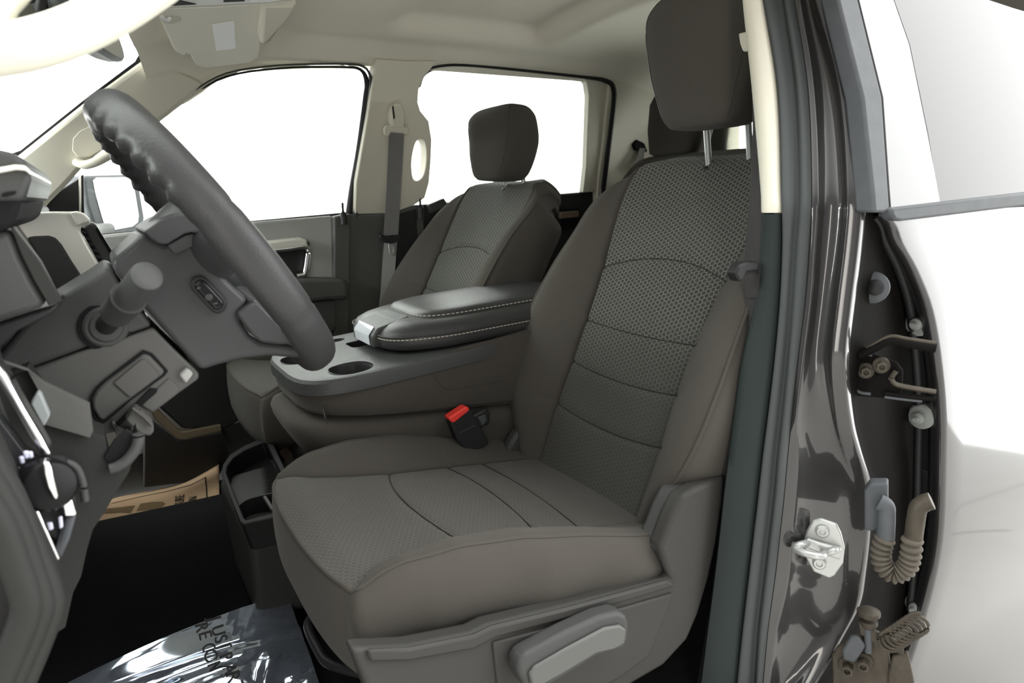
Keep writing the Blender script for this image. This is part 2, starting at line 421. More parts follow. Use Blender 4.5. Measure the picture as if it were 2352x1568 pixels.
# seals round the front passenger door
se = tube('trim_5', fars([(405, 240), (440, 212), (520, 168), (640, 150), (780, 147), (835, 153), (853, 185), (852, 230), (838, 340), (822, 450), (812, 560), (806, 700), (805, 860)], 2.155), [.002, .002, .002, .0025, .003, .004, .007, .009, .009, .009, .009, .009], SEAL, n=10, sm=4)
tag(se, 'grey rubber seal round the front passenger door opening', kind='structure')
# rear side quarter trim
qt = slab('trim_6', fars([(1402, 180), (1440, 186), (1560, 200), (1700, 204), (1700, 520), (1400, 540), (1372, 540), (1374, 440)], 2.15), (0, .04, .01), BEIGE, bevel=.006)
tag(qt, 'beige trim of the rear corner pillar', kind='structure')
se2 = tube('trim_7', fars([(960, 170), (1010, 152), (1100, 152), (1330, 176), (1392, 186), (1409, 205), (1407, 260), (1390, 400), (1382, 470), (1375, 600)], 2.15), [.003, .004, .004, .005, .008, .010, .010, .010, .010, .010], GASK, n=10, sm=4)
tag(se2, 'black rubber seal round the rear passenger door opening', kind='structure')

# ------------------------------------------------------------------ front passenger door
d1 = thing('door_1', 'closed front passenger door with grey panel and silver pull', None, (.4, 2.15, ZF), kind='structure')
slab('door_panel', PP([(150, 548), (330, 530), (590, 509), (765, 495), (768, 600), (768, 900), (150, 1100)], y=2.15), (0, .06, 0), DOORG, d1, bevel=.008)
slab('end_panel', PP([(767, 497), (806, 490), (803, 700), (800, 880), (768, 890)], y=2.13), (0, .05, 0), DOORG2, d1, bevel=.005)
slab('armrest', PP([(430, 665), (560, 648), (690, 640), (790, 640), (799, 655), (799, 685), (700, 694), (430, 720)], y=2.09), (0, .07, 0), DOORG2, d1, bevel=.012, seg=3)
slab('map_pocket', PP([(430, 730), (690, 694), (770, 688), (772, 752), (760, 768), (690, 772), (430, 800)], y=2.12), (0, .035, 0), DOORG2, d1, bevel=.006)
hd = slab('handle_recess', PP([(600, 556), (700, 548), (711, 556), (711, 622), (700, 637), (600, 640)], y=2.146), (0, .004, 0), DARK, d1, bevel=.002)
slab('pull_handle', PP([(590, 556), (690, 545), (707, 550), (709, 570), (590, 580)], y=2.12), (0, .035, 0), SILVER, hd, bevel=.008, seg=3)
tube('handle_trim', PP([(600, 577), (660, 571), (704, 568)], y=2.125)+PP([(706, 600), (700, 628), (690, 632), (682, 634)], y=2.125), .007, CHROME, hd, flat=1.2)
lp = thing_lp = lathe('lock_pin', P(789, 500, y=2.12), (0, 0, 1), [(-.02, .011), (.012, .010), (.02, .004), (.045, .004), (.047, .002)], DARK, d1, n=14)
# window frame and sail panel of that door
fr = tube('window_frame', fars([(330, 305), (440, 222), (520, 176), (640, 157), (780, 154), (828, 160), (843, 190), (842, 225), (828, 340), (812, 430), (802, 500)], 2.175), [.002, .002, .003, .003, .003, .005, .009, .012, .014, .014, .014], GASK, d1, n=8, sm=4)
slab('sail_panel', PP([(92, 482), (118, 450), (150, 429), (182, 409), (184, 500), (92, 505)], y=2.17), (0, .015, 0), DARK, d1, bevel=.003)
slab('window_post', PP([(185, 404), (192, 400), (194, 505), (186, 508)], y=2.17), (0, .02, 0), GASK, d1, bevel=.001)
slab('post_trim', PP([(181, 408), (186, 404), (187, 507), (182, 509)], y=2.168), (0, .004, 0), SILVER, d1, bevel=.001)
slab('belt_seal', PP([(190, 541), (330, 527), (590, 506), (800, 487), (800, 493), (590, 513), (330, 534), (190, 548)], y=2.17), (0, .02, 0), SEAL, d1, bevel=.001)
w1 = slab('window_1', fars([(193, 402), (265, 340), (360, 270), (440, 215), (520, 170), (640, 151), (790, 149), (842, 160), (845, 210), (802, 500), (590, 520), (193, 548)], 2.19), (0, .004, 0), GLASS, bevel=0)
tag(w1, 'clear glass of the front passenger window', kind='structure')

# ------------------------------------------------------------------ rear passenger door
d2 = thing('door_2', 'closed rear passenger door seen behind the front seats', None, (1.3, 2.17, ZF), kind='structure')
slab('door_panel', PP([(965, 470), (1340, 441), (1376, 440), (1376, 700), (965, 860)], y=2.17), (0, .05, 0), DARK, d2, bevel=.006)
slab('window_frame', fars([(1338, 174), (1365, 172), (1394, 182), (1399, 200), (1388, 330), (1376, 440), (1340, 442), (1347, 380), (1353, 220), (1349, 192)], 2.165), (0, .03, 0), BEIGE, d2, bevel=.003, label='tan window frame')
tube('window_seal', fars([(962, 200), (975, 170), (1012, 155), (1100, 155), (1310, 172), (1342, 184), (1351, 215), (1348, 330), (1338, 443), (1150, 457), (962, 474)], 2.19), .0055, GASK, d2, n=8, sm=4)
hd = slab('handle_recess', PP([(1288, 480), (1332, 477), (1332, 525), (1288, 530)], y=2.165), (0, .01, 0), BLACK, d2, bevel=.003)
slab('pull_handle', PP([(1289, 487), (1330, 484), (1330, 498), (1289, 502)], y=2.15), (0, .02, 0), mat('bronze_plastic', (.16, .12, .09), .4), hd, bevel=.003)
lathe('lock_pin', P(966, 482, y=2.13), (0, 0, 1), [(-.03, .013), (.008, .012), (.018, .004), (.04, .004), (.042, .002)], DARK, d2, n=14)
slab('door_corner', PP([(985, 470), (1020, 455), (1030, 470), (990, 490)], y=2.12), (0, .02, 0), GREY2, d2, bevel=.002)
w2 = slab('window_2', fars([(940, 160), (1020, 150), (1330, 170), (1354, 190), (1352, 330), (1340, 450), (1150, 466), (930, 480)], 2.20), (0, .004, 0), GLASS, bevel=0)
tag(w2, 'clear glass of the rear passenger window', kind='structure')

# ------------------------------------------------------------------ back wall of the cab with rear window
wr = box('wall_right', (.66, 2.20, .92), (2.66, .04, .72), GREY2, bevel=.004); tag(wr, 'dark lower side of the cab on the passenger side', kind='structure')
XB = 1.98
bm = bmesh.new()
def wallbox(y0, y1, z0, z1): box('', ((XB+.03), (y0+y1)/2, (z0+z1)/2), (.05, y1-y0, z1-z0), None, bm=bm)
wallbox(.66, 2.12, ZF, 1.46); wallbox(.66, 2.12, 1.79, 1.90); wallbox(.66, .80, 1.46, 1.79); wallbox(1.97, 2.12, 1.46, 1.79)
wb = fin('wall_back', bm, BEIGE, bevel=.01); tag(wb, 'beige rear wall of the cab round the back window', kind='structure')
w3 = box('window_3', (XB+.03, YM, 1.625), (.004, 1.18, .34), GLASS, bevel=0); tag(w3, 'clear glass of the back window', kind='structure')
w4 = slab('window_4', [V(.15, .70, 1.885), V(.13, .95, 1.90), V(.105, YM, 1.915), V(.13, 1.8, 1.90), V(.15, 2.05, 1.885), V(-.80, 2.02, 1.22), V(-.90, YM, 1.22), V(-.80, .74, 1.22)], (0, 0, .004), GLASS, bevel=0)
tag(w4, 'clear glass of the windshield', kind='structure')

# ------------------------------------------------------------------ driver side: door jamb
LV = [-320, -60, 0, 200, 450, 560, 700, 835, 973, 1047, 1126, 1236, 1321, 1390, 1459, 1568, 1650]
T = {
 'trimL': [1662, 1704, 1708, 1729, 1750, 1748, 1735, 1705, 1685, 1675, 1665, 1653, 1643, 1634, 1625, 1611, 1600],
 'trimR': [1690, 1743, 1750, 1783, 1792, 1796, 1790, 1777, 1760, 1750, 1741, 1728, 1718, 1710, 1702, 1690, 1680],
 'groove': [1738, 1788, 1793, 1822, 1831, 1824, 1815, 1805, 1790, 1782, 1775, 1762, 1752, 1744, 1737, 1731, 1726],
 'sealR': [1762, 1815, 1822, 1853, 1862, 1857, 1846, 1829, 1815, 1806, 1799, 1787, 1777, 1768, 1760, 1750, 1742],
 'fold': [1778, 1832, 1840, 1870, 1879, 1872, 1862, 1845, 1828, 1835, 1832, 1822, 1815, 1799, 1780, 1768, 1755],
 'ridge': [1800, 1868, 1881, 1936, 1955, 1948, 1931, 1918, 1932, 1952, 1976, 1972, 1962, 1950, 1914, 1852, 1800],
 'edge': [1880, 1940, 1950, 1990, 2030, 2067, 2124, 2139, 2145, 2142, 2141, 2138, 2131, 2125, 2118, 2100, 2085]}
def tl(name, i): return T[name][i]
NV = []
for a, b in zip(range(len(LV)-1), range(1, len(LV))):
    for k in range(4): NV.append(a+k/4)
NV.append(len(LV)-1)
def line(name, f, du=0):
    i = int(f); t = f-i
    if i >= len(LV)-1: i, t = len(LV)-2, 1
    tt = T[name]; n = len(tt)
    p0, p1, p2, p3 = tt[max(i-1, 0)], tt[i], tt[i+1], tt[min(i+2, n-1)]
    v0, v1, v2, v3 = LV[max(i-1, 0)], LV[i], LV[i+1], LV[min(i+2, n-1)]
    h = v2-v1; m1 = (p2-p0)/(v2-v0); m2 = (p3-p1)/(v3-v1)
    u = p1*(2*t**3-3*t*t+1)+h*m1*(t**3-2*t*t+t)+p2*(-2*t**3+3*t*t)+h*m2*(t**3-t*t)
    return u+du, v1+h*t
# inner trim: beige above the belt line, grey-green below it
def trimrows(f0, f1):
    rows = []
    for f in [f0+(f1-f0)*k/40 for k in range(41)]:
        a = near(*line('trimL', f), .672); b = near(*line('trimR', f), .650)
        m = a.lerp(b, .5)+V(-.006, -.004, 0)
        rows.append([a+V(.09, .05, 0), a+V(.012, .012, 0), a, a.lerp(m, .5)+V(-.003, -.001, 0), m, b.lerp(m, .5)+V(-.002, -.002, 0), b, b+V(.02, .0, 0)])
    return rows
TGREEN = mat('grey_green_trim', (.020, .026, .025), .55, bump=.15, bscale=400, spec=.12)
fsplit = 4+(488-450)/110
t8 = grid('trim_8', trimrows(0, fsplit), BEIGE, ang=80); tag(t8, 'beige upper trim of the near door pillar beside the driver headrest', kind='structure')
t9 = grid('trim_9', trimrows(fsplit+.03, 16), TGREEN, ang=80); tag(t9, 'grey green lower trim of the near door pillar', kind='structure')
# weather strip
rows = []
for f in NV:
    a = near(*line('trimR', f, -3), .650); g_ = near(*line('groove', f), .640); b = near(*line('sealR', f), .628)
    rows.append([a+V(.02, 0, 0), a+V(-.002, -.002, 0), a.lerp(g_, .35)+V(-.010, -.004, 0), a.lerp(g_, .7)+V(-.009, -.005, 0), g_+V(.004, .002, 0), g_.lerp(b, .15)+V(-.004, -.003, 0), g_.lerp(b, .5)+V(-.011, -.006, 0), g_.lerp(b, .85)+V(-.005, -.004, 0), b, b+V(.02, 0, 0)])
ws = grid('trim_10', rows, SEAL, sub=1, ang=80); tag(ws, 'grey rubber weather strip down the near door pillar', kind='structure')
# painted jamb
rows = []
for f in NV:
    u5, v5 = line('sealR', f); uf, vf = line('fold', f); ur, vr = line('ridge', f); ue, ve = line('edge', f)
    a = near(u5, v5, .628); b = near(uf, vf, .6195); r = near(ur-9, vr, .590)
    m1 = b.lerp(r, .3)+V(.016, .004, 0); m2 = b.lerp(r, .72)+V(.012, .004, 0)
    e = near(ue, ve, .560)
    deep = r+V(.05, -.002, 0)
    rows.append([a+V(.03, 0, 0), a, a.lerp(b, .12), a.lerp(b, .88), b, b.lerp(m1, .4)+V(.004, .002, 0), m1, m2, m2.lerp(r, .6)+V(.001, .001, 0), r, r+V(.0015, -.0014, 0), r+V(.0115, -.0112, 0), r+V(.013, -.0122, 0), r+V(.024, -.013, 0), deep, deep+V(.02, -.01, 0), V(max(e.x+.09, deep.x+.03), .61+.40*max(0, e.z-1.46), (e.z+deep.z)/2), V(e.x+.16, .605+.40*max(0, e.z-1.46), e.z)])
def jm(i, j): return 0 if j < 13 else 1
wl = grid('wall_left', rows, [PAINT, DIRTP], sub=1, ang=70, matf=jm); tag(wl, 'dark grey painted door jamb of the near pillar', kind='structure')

# ------------------------------------------------------------------ rear door on the near side
d3 = thing('door_3', 'closed dark grey rear door at the right edge with a glossy reflective skin', None, (1.3, .56, .45), kind='structure')
EV = [(2045, 497), (2062, 522), (2072, 560), (2100, 620), (2122, 690), (2134, 767), (2143, 880), (2145, 973), (2143, 1047), (2141, 1126), (2138, 1236), (2131, 1330), (2124, 1400), (2116, 1470), (2100, 1568), (2075, 1680), (2050, 1790)]
def skin_y(z): return .552+.035*smooth(1.2, 1.50, z)**2*.4-.012*math.sin(max(0, min(1, (z-.6)/.75))*math.pi)+.03*smooth(.95, .45, z)
rows = []
ep = catmull([P(u, v, y=.556) for u, v in EV], 3)
for k in range(5): ep.append(ep[-1]+V(.015, 0, -.08))
for p in ep:
    z = p.z; y = skin_y(z); q = PL(*[0, 0], (0, 0, 0), V(0, 1, 0)) if False else p
    rows.append([V(p.x+.05, y+.05, z), V(p.x+.012, y+.03, z), V(p.x+.001, y+.012, z), V(p.x, y+.004, z), V(p.x+.003, y+.0005, z), V(p.x+.012, y-.001, z)]+[V(p.x+.012+d, skin_y(z)-.001, z-.0) for d in (.05, .12, .2, .3, .45, .6, .8, 1.0)])
grid('door_skin', rows, PAINT, d3, ang=80)
tube('edge_seal', [p+V(.010, .030, 0) for p in ep], .007, GASK, d3, n=8, sm=1)
# belt moulding, window applique, glass
def wn_(u, v, y0=.556): return PL(u, v, (0, y0, 1.47), V(0, 1, -TUM).normalized())
b0 = P(2050, 490, y=.545); b1 = P(2352, 453, y=.545); dv = (b1-b0); far_e = b0+dv.normalized()*1.0
slab('belt_moulding', [P(2050, 478, y=.545), P(2352, 443, y=.545), P(2352, 443, y=.545)+dv*2, P(2352, 473, y=.545)+dv*2, P(2352, 473, y=.545), P(2072, 508, y=.545), P(2058, 506, y=.545), P(2050, 494, y=.545)], (0, .02, 0), BOOTG, d3, bevel=.004)
APP = mat('gloss_black_applique', (.03, .03, .032), .3, coat=.6, crough=.15)
slab('window_frame', [wn_(1850, -320), wn_(1915, -60), wn_(1927, 0), wn_(1983, 223), wn_(2007, 447), wn_(2010, 488), wn_(2046, 488), wn_(2042, 440), wn_(2027, 223), wn_(1972, 0), wn_(1955, -60), wn_(1890, -320)], (0, .03, 0), BOOTG, d3, bevel=.004)
slab('window_applique', [wn_(1890, -320, .560), wn_(1955, -60, .560), wn_(1972, 0, .560), wn_(2027, 223, .560), wn_(2042, 440, .560), wn_(2046, 490, .560), wn_(2162, 470, .560), wn_(2132, 308, .560), wn_(2090, 103, .560), wn_(2054, 0, .560), wn_(2025, -80, .560), wn_(1970, -320, .560)], (0, .012, 0), APP, d3, bevel=.002)
w5 = slab('window_5', [wn_(1990, -260, .566), wn_(2025, -80, .566), wn_(2054, 0, .566), wn_(2090, 103, .566), wn_(2132, 308, .566), wn_(2160, 475, .566), wn_(2360, 450, .566), wn_(2360, 450, .566)+V(.7, 0, 0), wn_(2360, -300, .566)+V(.7, 0, 0), wn_(2360, -300, .566)], (0, .004, 0), TINT, bevel=0)
tag(w5, 'dark tinted glass of the near rear door', kind='structure')
for (u, v, n) in ((2112, 742, 0), (2117, 957, 1), (2108, 1390, 2)):
    c0 = P(u-2, v, y=.578)
    cl = lathe('panel_clip', c0, (-1, -.15, 0), [(-.01, .021), (0, .021), (.003, .018), (.004, .010), (.014, .009), (.016, .004), (.026, .004)], mat('pale_clip_plastic', (.2, .21, .2), .6), d3, n=18)
slab('inner_flange', [P(2078, 1085, y=.60), P(2090, 1065, y=.60), P(2130, 1085, y=.60), P(2135, 1200, y=.60), P(2080, 1200, y=.60)], (.004, .002, 0), DIRTP, d3, bevel=.001)

# ------------------------------------------------------------------ hardware on the pillar
def hexbolt(o, ax, r, h, m, parent, name='bolt'):
    bm = bmesh.new()
    lathe('', o, ax, [(0, r*1.7), (h*.18, r*1.65), (h*.25, r*1.5), (h*.3, r)], None, bm=bm, n=20)
    lathe('', V(o)+V(ax).normalized()*h*.3, ax, [(0, r), (h*.7, r), (h*.74, r*.85), (h*.74, r*.6), (h*.5, r*.55)], None, bm=bm, n=6)
    return fin(name, bm, m, parent, ang=30)
AX = V(-.86, -.48, 0.05).normalized()
def pl_j(u, v, dx=.0):   # pillar face plane where the hinges are bolted
    return PL(u, v, V(.962+dx, .6, 1.2), AX)
def px(pts, d=0): return [pl_j(u, v, d) for u, v in pts]
hg = slab('hinge', px([(1958, 818), (1966, 808), (2005, 812), (2060, 830), (2075, 850), (2070, 905), (2030, 912), (1975, 908), (1962, 895)], .0), AX*.006, DIRTP, d3, bevel=.002)
tube('plate_flange', px([(1962, 860), (1962, 822), (1972, 812), (2004, 815)], -.004), .0035, BOOTG, hg, n=8)
tube('plate_flange', px([(1963, 868), (1964, 888), (1975, 900), (2000, 904)], -.004), .0035, BOOTG, hg, n=8)
tube('hinge_arm', px([(1972, 815), (2010, 798), (2045, 782), (2085, 788), (2150, 799)], -.012), .0095, DIRTP, hg, n=10, flat=.7)
tube('arm_edge', px([(1990, 800), (2012, 789), (2046, 773), (2085, 779), (2150, 789)], -.014), .0035, DIRTY, hg, n=8)
tube('hinge_arm', px([(2032, 903), (2070, 908), (2115, 913), (2150, 915)], -.012), .0065, DIRTP, hg, n=10, flat=.6)
tube('arm_edge', px([(2032, 910), (2070, 915), (2118, 920)], -.014), .003, BOOTG, hg, n=8)
tube('hinge_bracket', px([(2058, 852), (2048, 868), (2058, 882), (2090, 890), (2150, 900)], -.01), .0065, DIRTY, hg, n=8, flat=.6)
hexbolt(pl_j(1988, 850, -.004), AX+V(.0, -.1, 0), .0075, .02, DIRTY, hg); hexbolt(pl_j(2024, 838, -.004), AX+V(0, -.1, 0), .0075, .02, DIRTY, hg)
hg2 = slab('hinge', px([(1910, 1500), (1925, 1478), (1990, 1440), (2040, 1470), (2050, 1568), (2040, 1620), (1915, 1620)], .0), AX*.006, DIRTY, d3, bevel=.003)
slab('bracket', px([(1935, 1485), (1955, 1455), (1972, 1455), (1988, 1478), (1965, 1515), (1938, 1508)], -.015), AX*.01, BOOTG, hg2, bevel=.003)
lathe('roller', pl_j(1995, 1408, -.01), (0, .1, 1), [(-.024, .009), (-.018, .013), (-.012, .013), (-.010, .007), (-.004, .007), (-.002, .017), (.004, .017), (.008, .010), (.010, .003)], DIRTY, hg2, n=24)
lathe('hinge_pin', pl_j(1994, 1470, -.012), (0, .1, 1), [(-.02, .006), (.03, .006)], BOOTG, hg2, n=14)
strap('check_arm', px([(1975, 1440), (2010, 1460), (2050, 1478), (2075, 1488)], -.012), .02, .007, (0, .3, 1), DIRTY, hg2)
sp = [pl_j(2040, 1475, -.02).lerp(pl_j(2110, 1430, -.02), k/120)+(V(0, 0, 1)*math.cos(k*.42)+V(.6, -.8, 0)*math.sin(k*.42))*.017 for k in range(121)]
tube('spring', sp, .0028, DIRTY, hg2, n=6, sm=1)
hexbolt(pl_j(1948, 1525, -.004), AX, .009, .022, DIRTY, hg2); hexbolt(pl_j(1984, 1515, -.004), AX, .009, .022, DIRTY, hg2)
slab('door_leaf', px([(2050, 1500), (2085, 1490), (2100, 1560), (2095, 1620), (2040, 1620), (2040, 1540)], -.005), AX*.008, DIRTY, hg2, bevel=.003)
# wiring boot between pillar and rear door
wb_ = thing('wiring_boot', 'dusty ribbed rubber wiring boot looping from the pillar to the rear door', 'boot', P(2050, 1250, y=.6))
slab('connector', px([(1985, 1128), (1998, 1110), (2040, 1110), (2040, 1200), (2010, 1222), (1985, 1218)], -.02), -AX*.03, BOOTG, wb_, bevel=.004, seg=3)
tube('elbow', px([(2018, 1152), (2034, 1162), (2036, 1185), (2034, 1235)], -.03), .0125, BOOTG, wb_, n=16)
tube('elbow', px([(2140, 1150), (2126, 1154), (2110, 1165), (2104, 1190), (2098, 1235)], -.03), .0125, DIRTY, wb_, n=16)
bo = catmull(px([(2034, 1232), (2024, 1262), (2026, 1292), (2044, 1314), (2064, 1316), (2084, 1300), (2092, 1272), (2096, 1232)], -.03), 24)
tube('bellows', bo, lambda f: .0105+.0048*abs(math.sin(f*math.pi*17)), BOOT, wb_, n=18, sm=1, up=tuple(AX))
# striker
st = thing('door_striker', 'bright zinc latch striker bolted to the near door jamb', 'striker', P(1890, 1260, y=.58))
so = P(1890, 1255, y=.600); SN = V(-.80, -.58, .0).normalized()
def ps(pts, d=0): return [PL(u, v, so+SN*d, SN) for u, v in pts]
slab('base_plate', ps([(1852, 1215), (1866, 1190), (1885, 1186), (1922, 1199), (1932, 1220), (1940, 1252), (1936, 1288), (1917, 1316), (1905, 1323), (1868, 1308), (1850, 1275), (1846, 1235)]), SN*.008, STEEL, st, bevel=.003, seg=3)
slab('boss', ps([(1852, 1230), (1880, 1240), (1932, 1254), (1930, 1280), (1900, 1270), (1850, 1252)], .008), SN*.010, STEEL, st, bevel=.003)
tube('loop', ps([(1857, 1246)], .01)+ps([(1838, 1251), (1826, 1258)], .035)+ps([(1850, 1270), (1885, 1277)], .045)+ps([(1895, 1270), (1914, 1264)], .02)+ps([(1922, 1262)], .008), .006, STEEL, st, n=12, sm=5)
for u, v in ((1889, 1219), (1882, 1292)): 
    s_ = lathe('screw', PL(u, v, so+SN*.008, SN), SN, [(0, .0105), (.003, .0105), (.005, .008), (.005, .005), (.003, .004)], STEEL, st, n=20)
# door-jamb bumper
jb = thing('rubber_bumper', 'small grey round bumper on the near pillar above the hinge', 'bumper', P(2005, 660, y=.6))
lathe('collar', pl_j(2003, 660, -.0), AX, [(0, .024), (.004, .023), (.007, .018), (.008, .013)], BOOTG, jb, n=28)
lathe('plug', pl_j(2010, 660, -.006), AX, [(0, .012), (.005, .0115), (.008, .008), (.010, .003)], GASK, jb, n=24)

# ------------------------------------------------------------------ front seats
AB = math.radians(26)
SJ = V(.745, YC, .955)                               # joint of cushion and backrest
BUP = V(math.sin(AB), 0, math.cos(AB)); BN = V(-math.cos(AB), 0, math.sin(AB)); BT = V(0, -1, 0)
def B3(s, t, n): return SJ+BUP*(s*1.03)+BT*t+BN*n
WI = [(-.05, .150), (0, .152), (.1, .158), (.2, .154), (.3, .156), (.4, .166), (.5, .188), (.58, .200), (.63, .192), (.66, .172), (.70, .15)]
WO = [(-.05, .19), (0, .205), (.04, .235), (.08, .262), (.14, .283), (.21, .292), (.30, .290), (.40, .280), (.47, .270), (.53, .276), (.58, .270), (.62, .250), (.65, .215), (.70, .17)]
PB = [(-.05, .02), (0, .035), (.06, .06), (.12, .077), (.2, .088), (.3, .086), (.4, .072), (.5, .048), (.58, .024), (.64, .006), (.68, 0)]
def seam_d(s, t, wi):
    a = abs(t)/wi
    L = [.405+.034*(1-a*a), .292-.006*(1-a*a), .203-.010*(1-a*a), .112-.012*(1-a*a)]
    return min(abs(s-x) for x in L)
def ins_n(s, t, wi):
    a = t/wi
    n = .020*math.sin(max(0, min(1, s/.62))*math.pi)*(1-.5*a*a)-.012*(1-a*a)*smooth(.3, .6, s)+.010*a*a
    n -= .0045*math.exp(-(seam_d(s, t, wi)/.0045)**2)
    n += .003*math.exp(-(seam_d(s, t, wi)/.03)**2)*0
    n -= .045*smooth(.625, .685, s)**2
    return n
SR = [-.04+.70*i/110 for i in range(111)]+[.667, .672, .676, .679]
def isoft(s, t): return sum(interp(s+k*.014, t) for k in (-2, -1, 0, 1, 2))/5
def srow(s): return isoft(s, WI), isoft(s, WO), isoft(s, PB)
def top_n(s): return -.045*smooth(.60, .685, s)**2
SEAM = mat('dark_seam_thread', (.028, .026, .024), .9, spec=.1)
def make_seat(label, group):
    rt = thing('truck_seat', label, 'seat', (.52, YC, ZF), group)
    parts = []
    # backrest insert
    rows, uv = [], []; topl = {}
    for s in SR:
        wi, wo, pb = srow(s); r, u = [], []
        for k in range(61):
            a = -1+2*k/60; t = a*wi
            n = ins_n(s, t, wi)
            if abs(a) == 1: n -= .005
            r.append(B3(s-.014*abs(a)**5*smooth(.58, .68, s), t, n)); u.append((t, s))
            if s == SR[-1]: topl.setdefault(0, []).append((s-.014*abs(a)**5, t, n))
        rows.append(r); uv.append(u)
    parts.append(grid('backrest_insert', rows, HEX, rt, uv=uv, ang=60))
    for q0, q1 in ((.405, .034), (.292, -.006), (.203, -.010), (.112, -.012)):
        pts = []
        for k in range(33):
            a = (-1+2*k/32)*.985; s = q0+q1*(1-a*a); wi = isoft(s, WI); pts.append(B3(s, a*wi, ins_n(s, a*wi, wi)+.0018))
        parts.append(tube('seam', pts, .0009, SEAM, parts[0], n=6, sm=1))
    for sg in (1, -1):
        rows = []
        for s in SR:
            wi, wo, pb = srow(s); tn = top_n(s); ni = ins_n(s, wi, wi)-.005; d = wo-wi
            c = [V(wi, ni, 0), V(wi+.004, ni+.006+pb*.10, 0), V(wi+.25*d, ni*.6+pb*.55, 0), V(wi+.58*d, pb*.96+tn+.003, 0), V(wi+.82*d, pb+tn, 0), V(wo-.006, pb*.82+tn-.004, 0), V(wo, pb*.45+tn-.018, 0), V(wo+.002, tn-.03, 0), V(wo-.004, -.062, 0), V(wo-.03, -.098, 0)]
            q = catmull(c, 5)
            rows.append([B3(s-.014*smooth(.58, .68, s)-.06*min(1, k_/34)**1.4*smooth(.48, .68, s), p.x*sg, p.y) for k_, p in enumerate(q)])
            if s == SR[-1]: topl[sg] = [(s-.014*smooth(.58, .68, s)-.06*min(1, k_/34)**1.4*smooth(.48, .68, s), p.x*sg, p.y) for k_, p in enumerate(q)]
        parts.append(grid('bolster', rows, FAB, rt, ang=60))
        pip = [B3(s-.07*smooth(.48, .68, s)*.50, sg*(isoft(s, WO)-.010), isoft(s, PB)*.90+top_n(s)+.001) for s in [.02+.60*i/30 for i in range(31)]]
        parts.append(tube('piping', pip, .0028, FAB, parts[-1], n=6, sm=2))
        sm_ = [B3(s, sg*(interp(s, WI)+.0015), ins_n(s, interp(s, WI), interp(s, WI))-.002) for s in [.0+.655*i/40 for i in range(41)]]
    # top cap and rear shell
    L_ = topl[-1][::-1]+topl[0][1:-1]+topl[1]
    rows = [[B3(s_+(.004*math.sin(f*math.pi) if n_ > -.09 else 0)-.006*f, t_*(1-.04*f), n_+(min(n_, -.098)-n_)*f) for s_, t_, n_ in L_] for f in (0, .15, .35, .6, .85, 1)]
    parts.append(grid('top_panel', rows, FAB, rt))
    rows = []
    for s in [-.06+.725*i/30 for i in range(31)]:
        wo = interp(s, WO)
        rows.append([B3(s-.074*abs(a)**3*smooth(.46, .66, s), a*(wo-.042-.03*smooth(.5, .66, s)), -.086-.014*(1-a**4)) for a in [-1+2*k/16 for k in range(17)]])
    parts.append(grid('back_panel', rows, GREY2, rt))
    back = list(parts)
    # headrest
    hz = [(-.118, .058, .030), (-.114, .074, .042), (-.095, .089, .052), (-.06, .104, .057), (-.02, .119, .058), (.03, .130, .056), (.075, .130, .051), (.098, .117, .042), (.112, .098, .030), (.118, .07, .018), (.120, .03, .008)]
    def hc(h): return V(1.010-.02*smooth(.0, .12, h)+.25*h*.55, YC-.018-.022*smooth(.06, -.12, h), 1.722+h)
    q = catmull([V(h[0]*1.07+.008, h[1]*1.03, h[2]) for h in hz], 4)
    lv = []
    for p in q: lv.append((hc(p.x), p.z, p.y, 4.0))
    hr = blob('headrest', lv, FAB, rt, n=72); back.append(hr)
    rim = [hc(p.x)+V(-p.z*.88, sgn*p.y*.90, 0) for sgn in (-1,) for p in q[2:-3]]
    for sgn in (-1, 1):
        back.append(tube('headrest_seam', [hc(p.x)+V(-p.z*.80, sgn*p.y*.882, 0) for p in q[6:-7]], .0013, GREY2, hr, n=6, sm=1))
    for dy in (.050, -.050):
        a = V(1.050, YC+dy-.040, 1.54); b = V(1.030, YC+dy-.040, 1.675)
        pst = tube('post', [a, b], .0062, STEEL, hr, n=14, sm=1); back.append(pst)
        back.append(lathe('post_collar', a+V(-.002, 0, .008), (b-a), [(-.03, .012), (-.012, .012), (-.010, .010)], DARK, rt, n=18))
    # cushion
    F0 = V(.222, YC, 1.028); R0 = V(.765, YC, .944); CL = (R0-F0).length; CU = (R0-F0).normalized(); CN = V(-CU.z, 0, CU.x)
    def C3(s, t, n): return F0+CU*s+BT*t+CN*n
    CWI = [(0, .205), (.06, .172), (.12, .160), (.2, .155), (.35, .165), (.5, .172), (.6, .17)]
    CB = [(-.02, .0), (0, .004), (.05, .030), (.12, .046), (.22, .050), (.32, .040), (.42, .024), (.55, .010), (.6, .008)]
    def cs_d(s, t, wi):
        a = t/.2
        return min(abs(s-(.172+.05*a*a*(1 if abs(a) > 0 else 0)-.012)), abs(s-.305-.012*(1-a*a)), abs(s-.385-.010*(1-a*a)))
    def cn(s, t, wi):
        a = t/wi
        n = .010*(1-a*a)*smooth(0, .15, s)-.012*(1-a*a)*smooth(.25, .55, s)
        n -= .0035*math.exp(-(cs_d(s, t, wi)/.0045)**2)
        n -= .010*(1-smooth(-.005, .045, s))**2
        return n
    SC = [0+CL*i/90 for i in range(91)]
    WCX = [(0, .212), (.08, .228), (.25, .246), (.6, .248)]
    def sfront(t): return -.030*(1-min(1, abs(t)/.24)**2.4)+.030*min(1, abs(t)/.24)**9
    def ctop(s, t, n): return C3(s+sfront(t)*(1-s/CL)**4, t, n)
    rows, uv = [], []
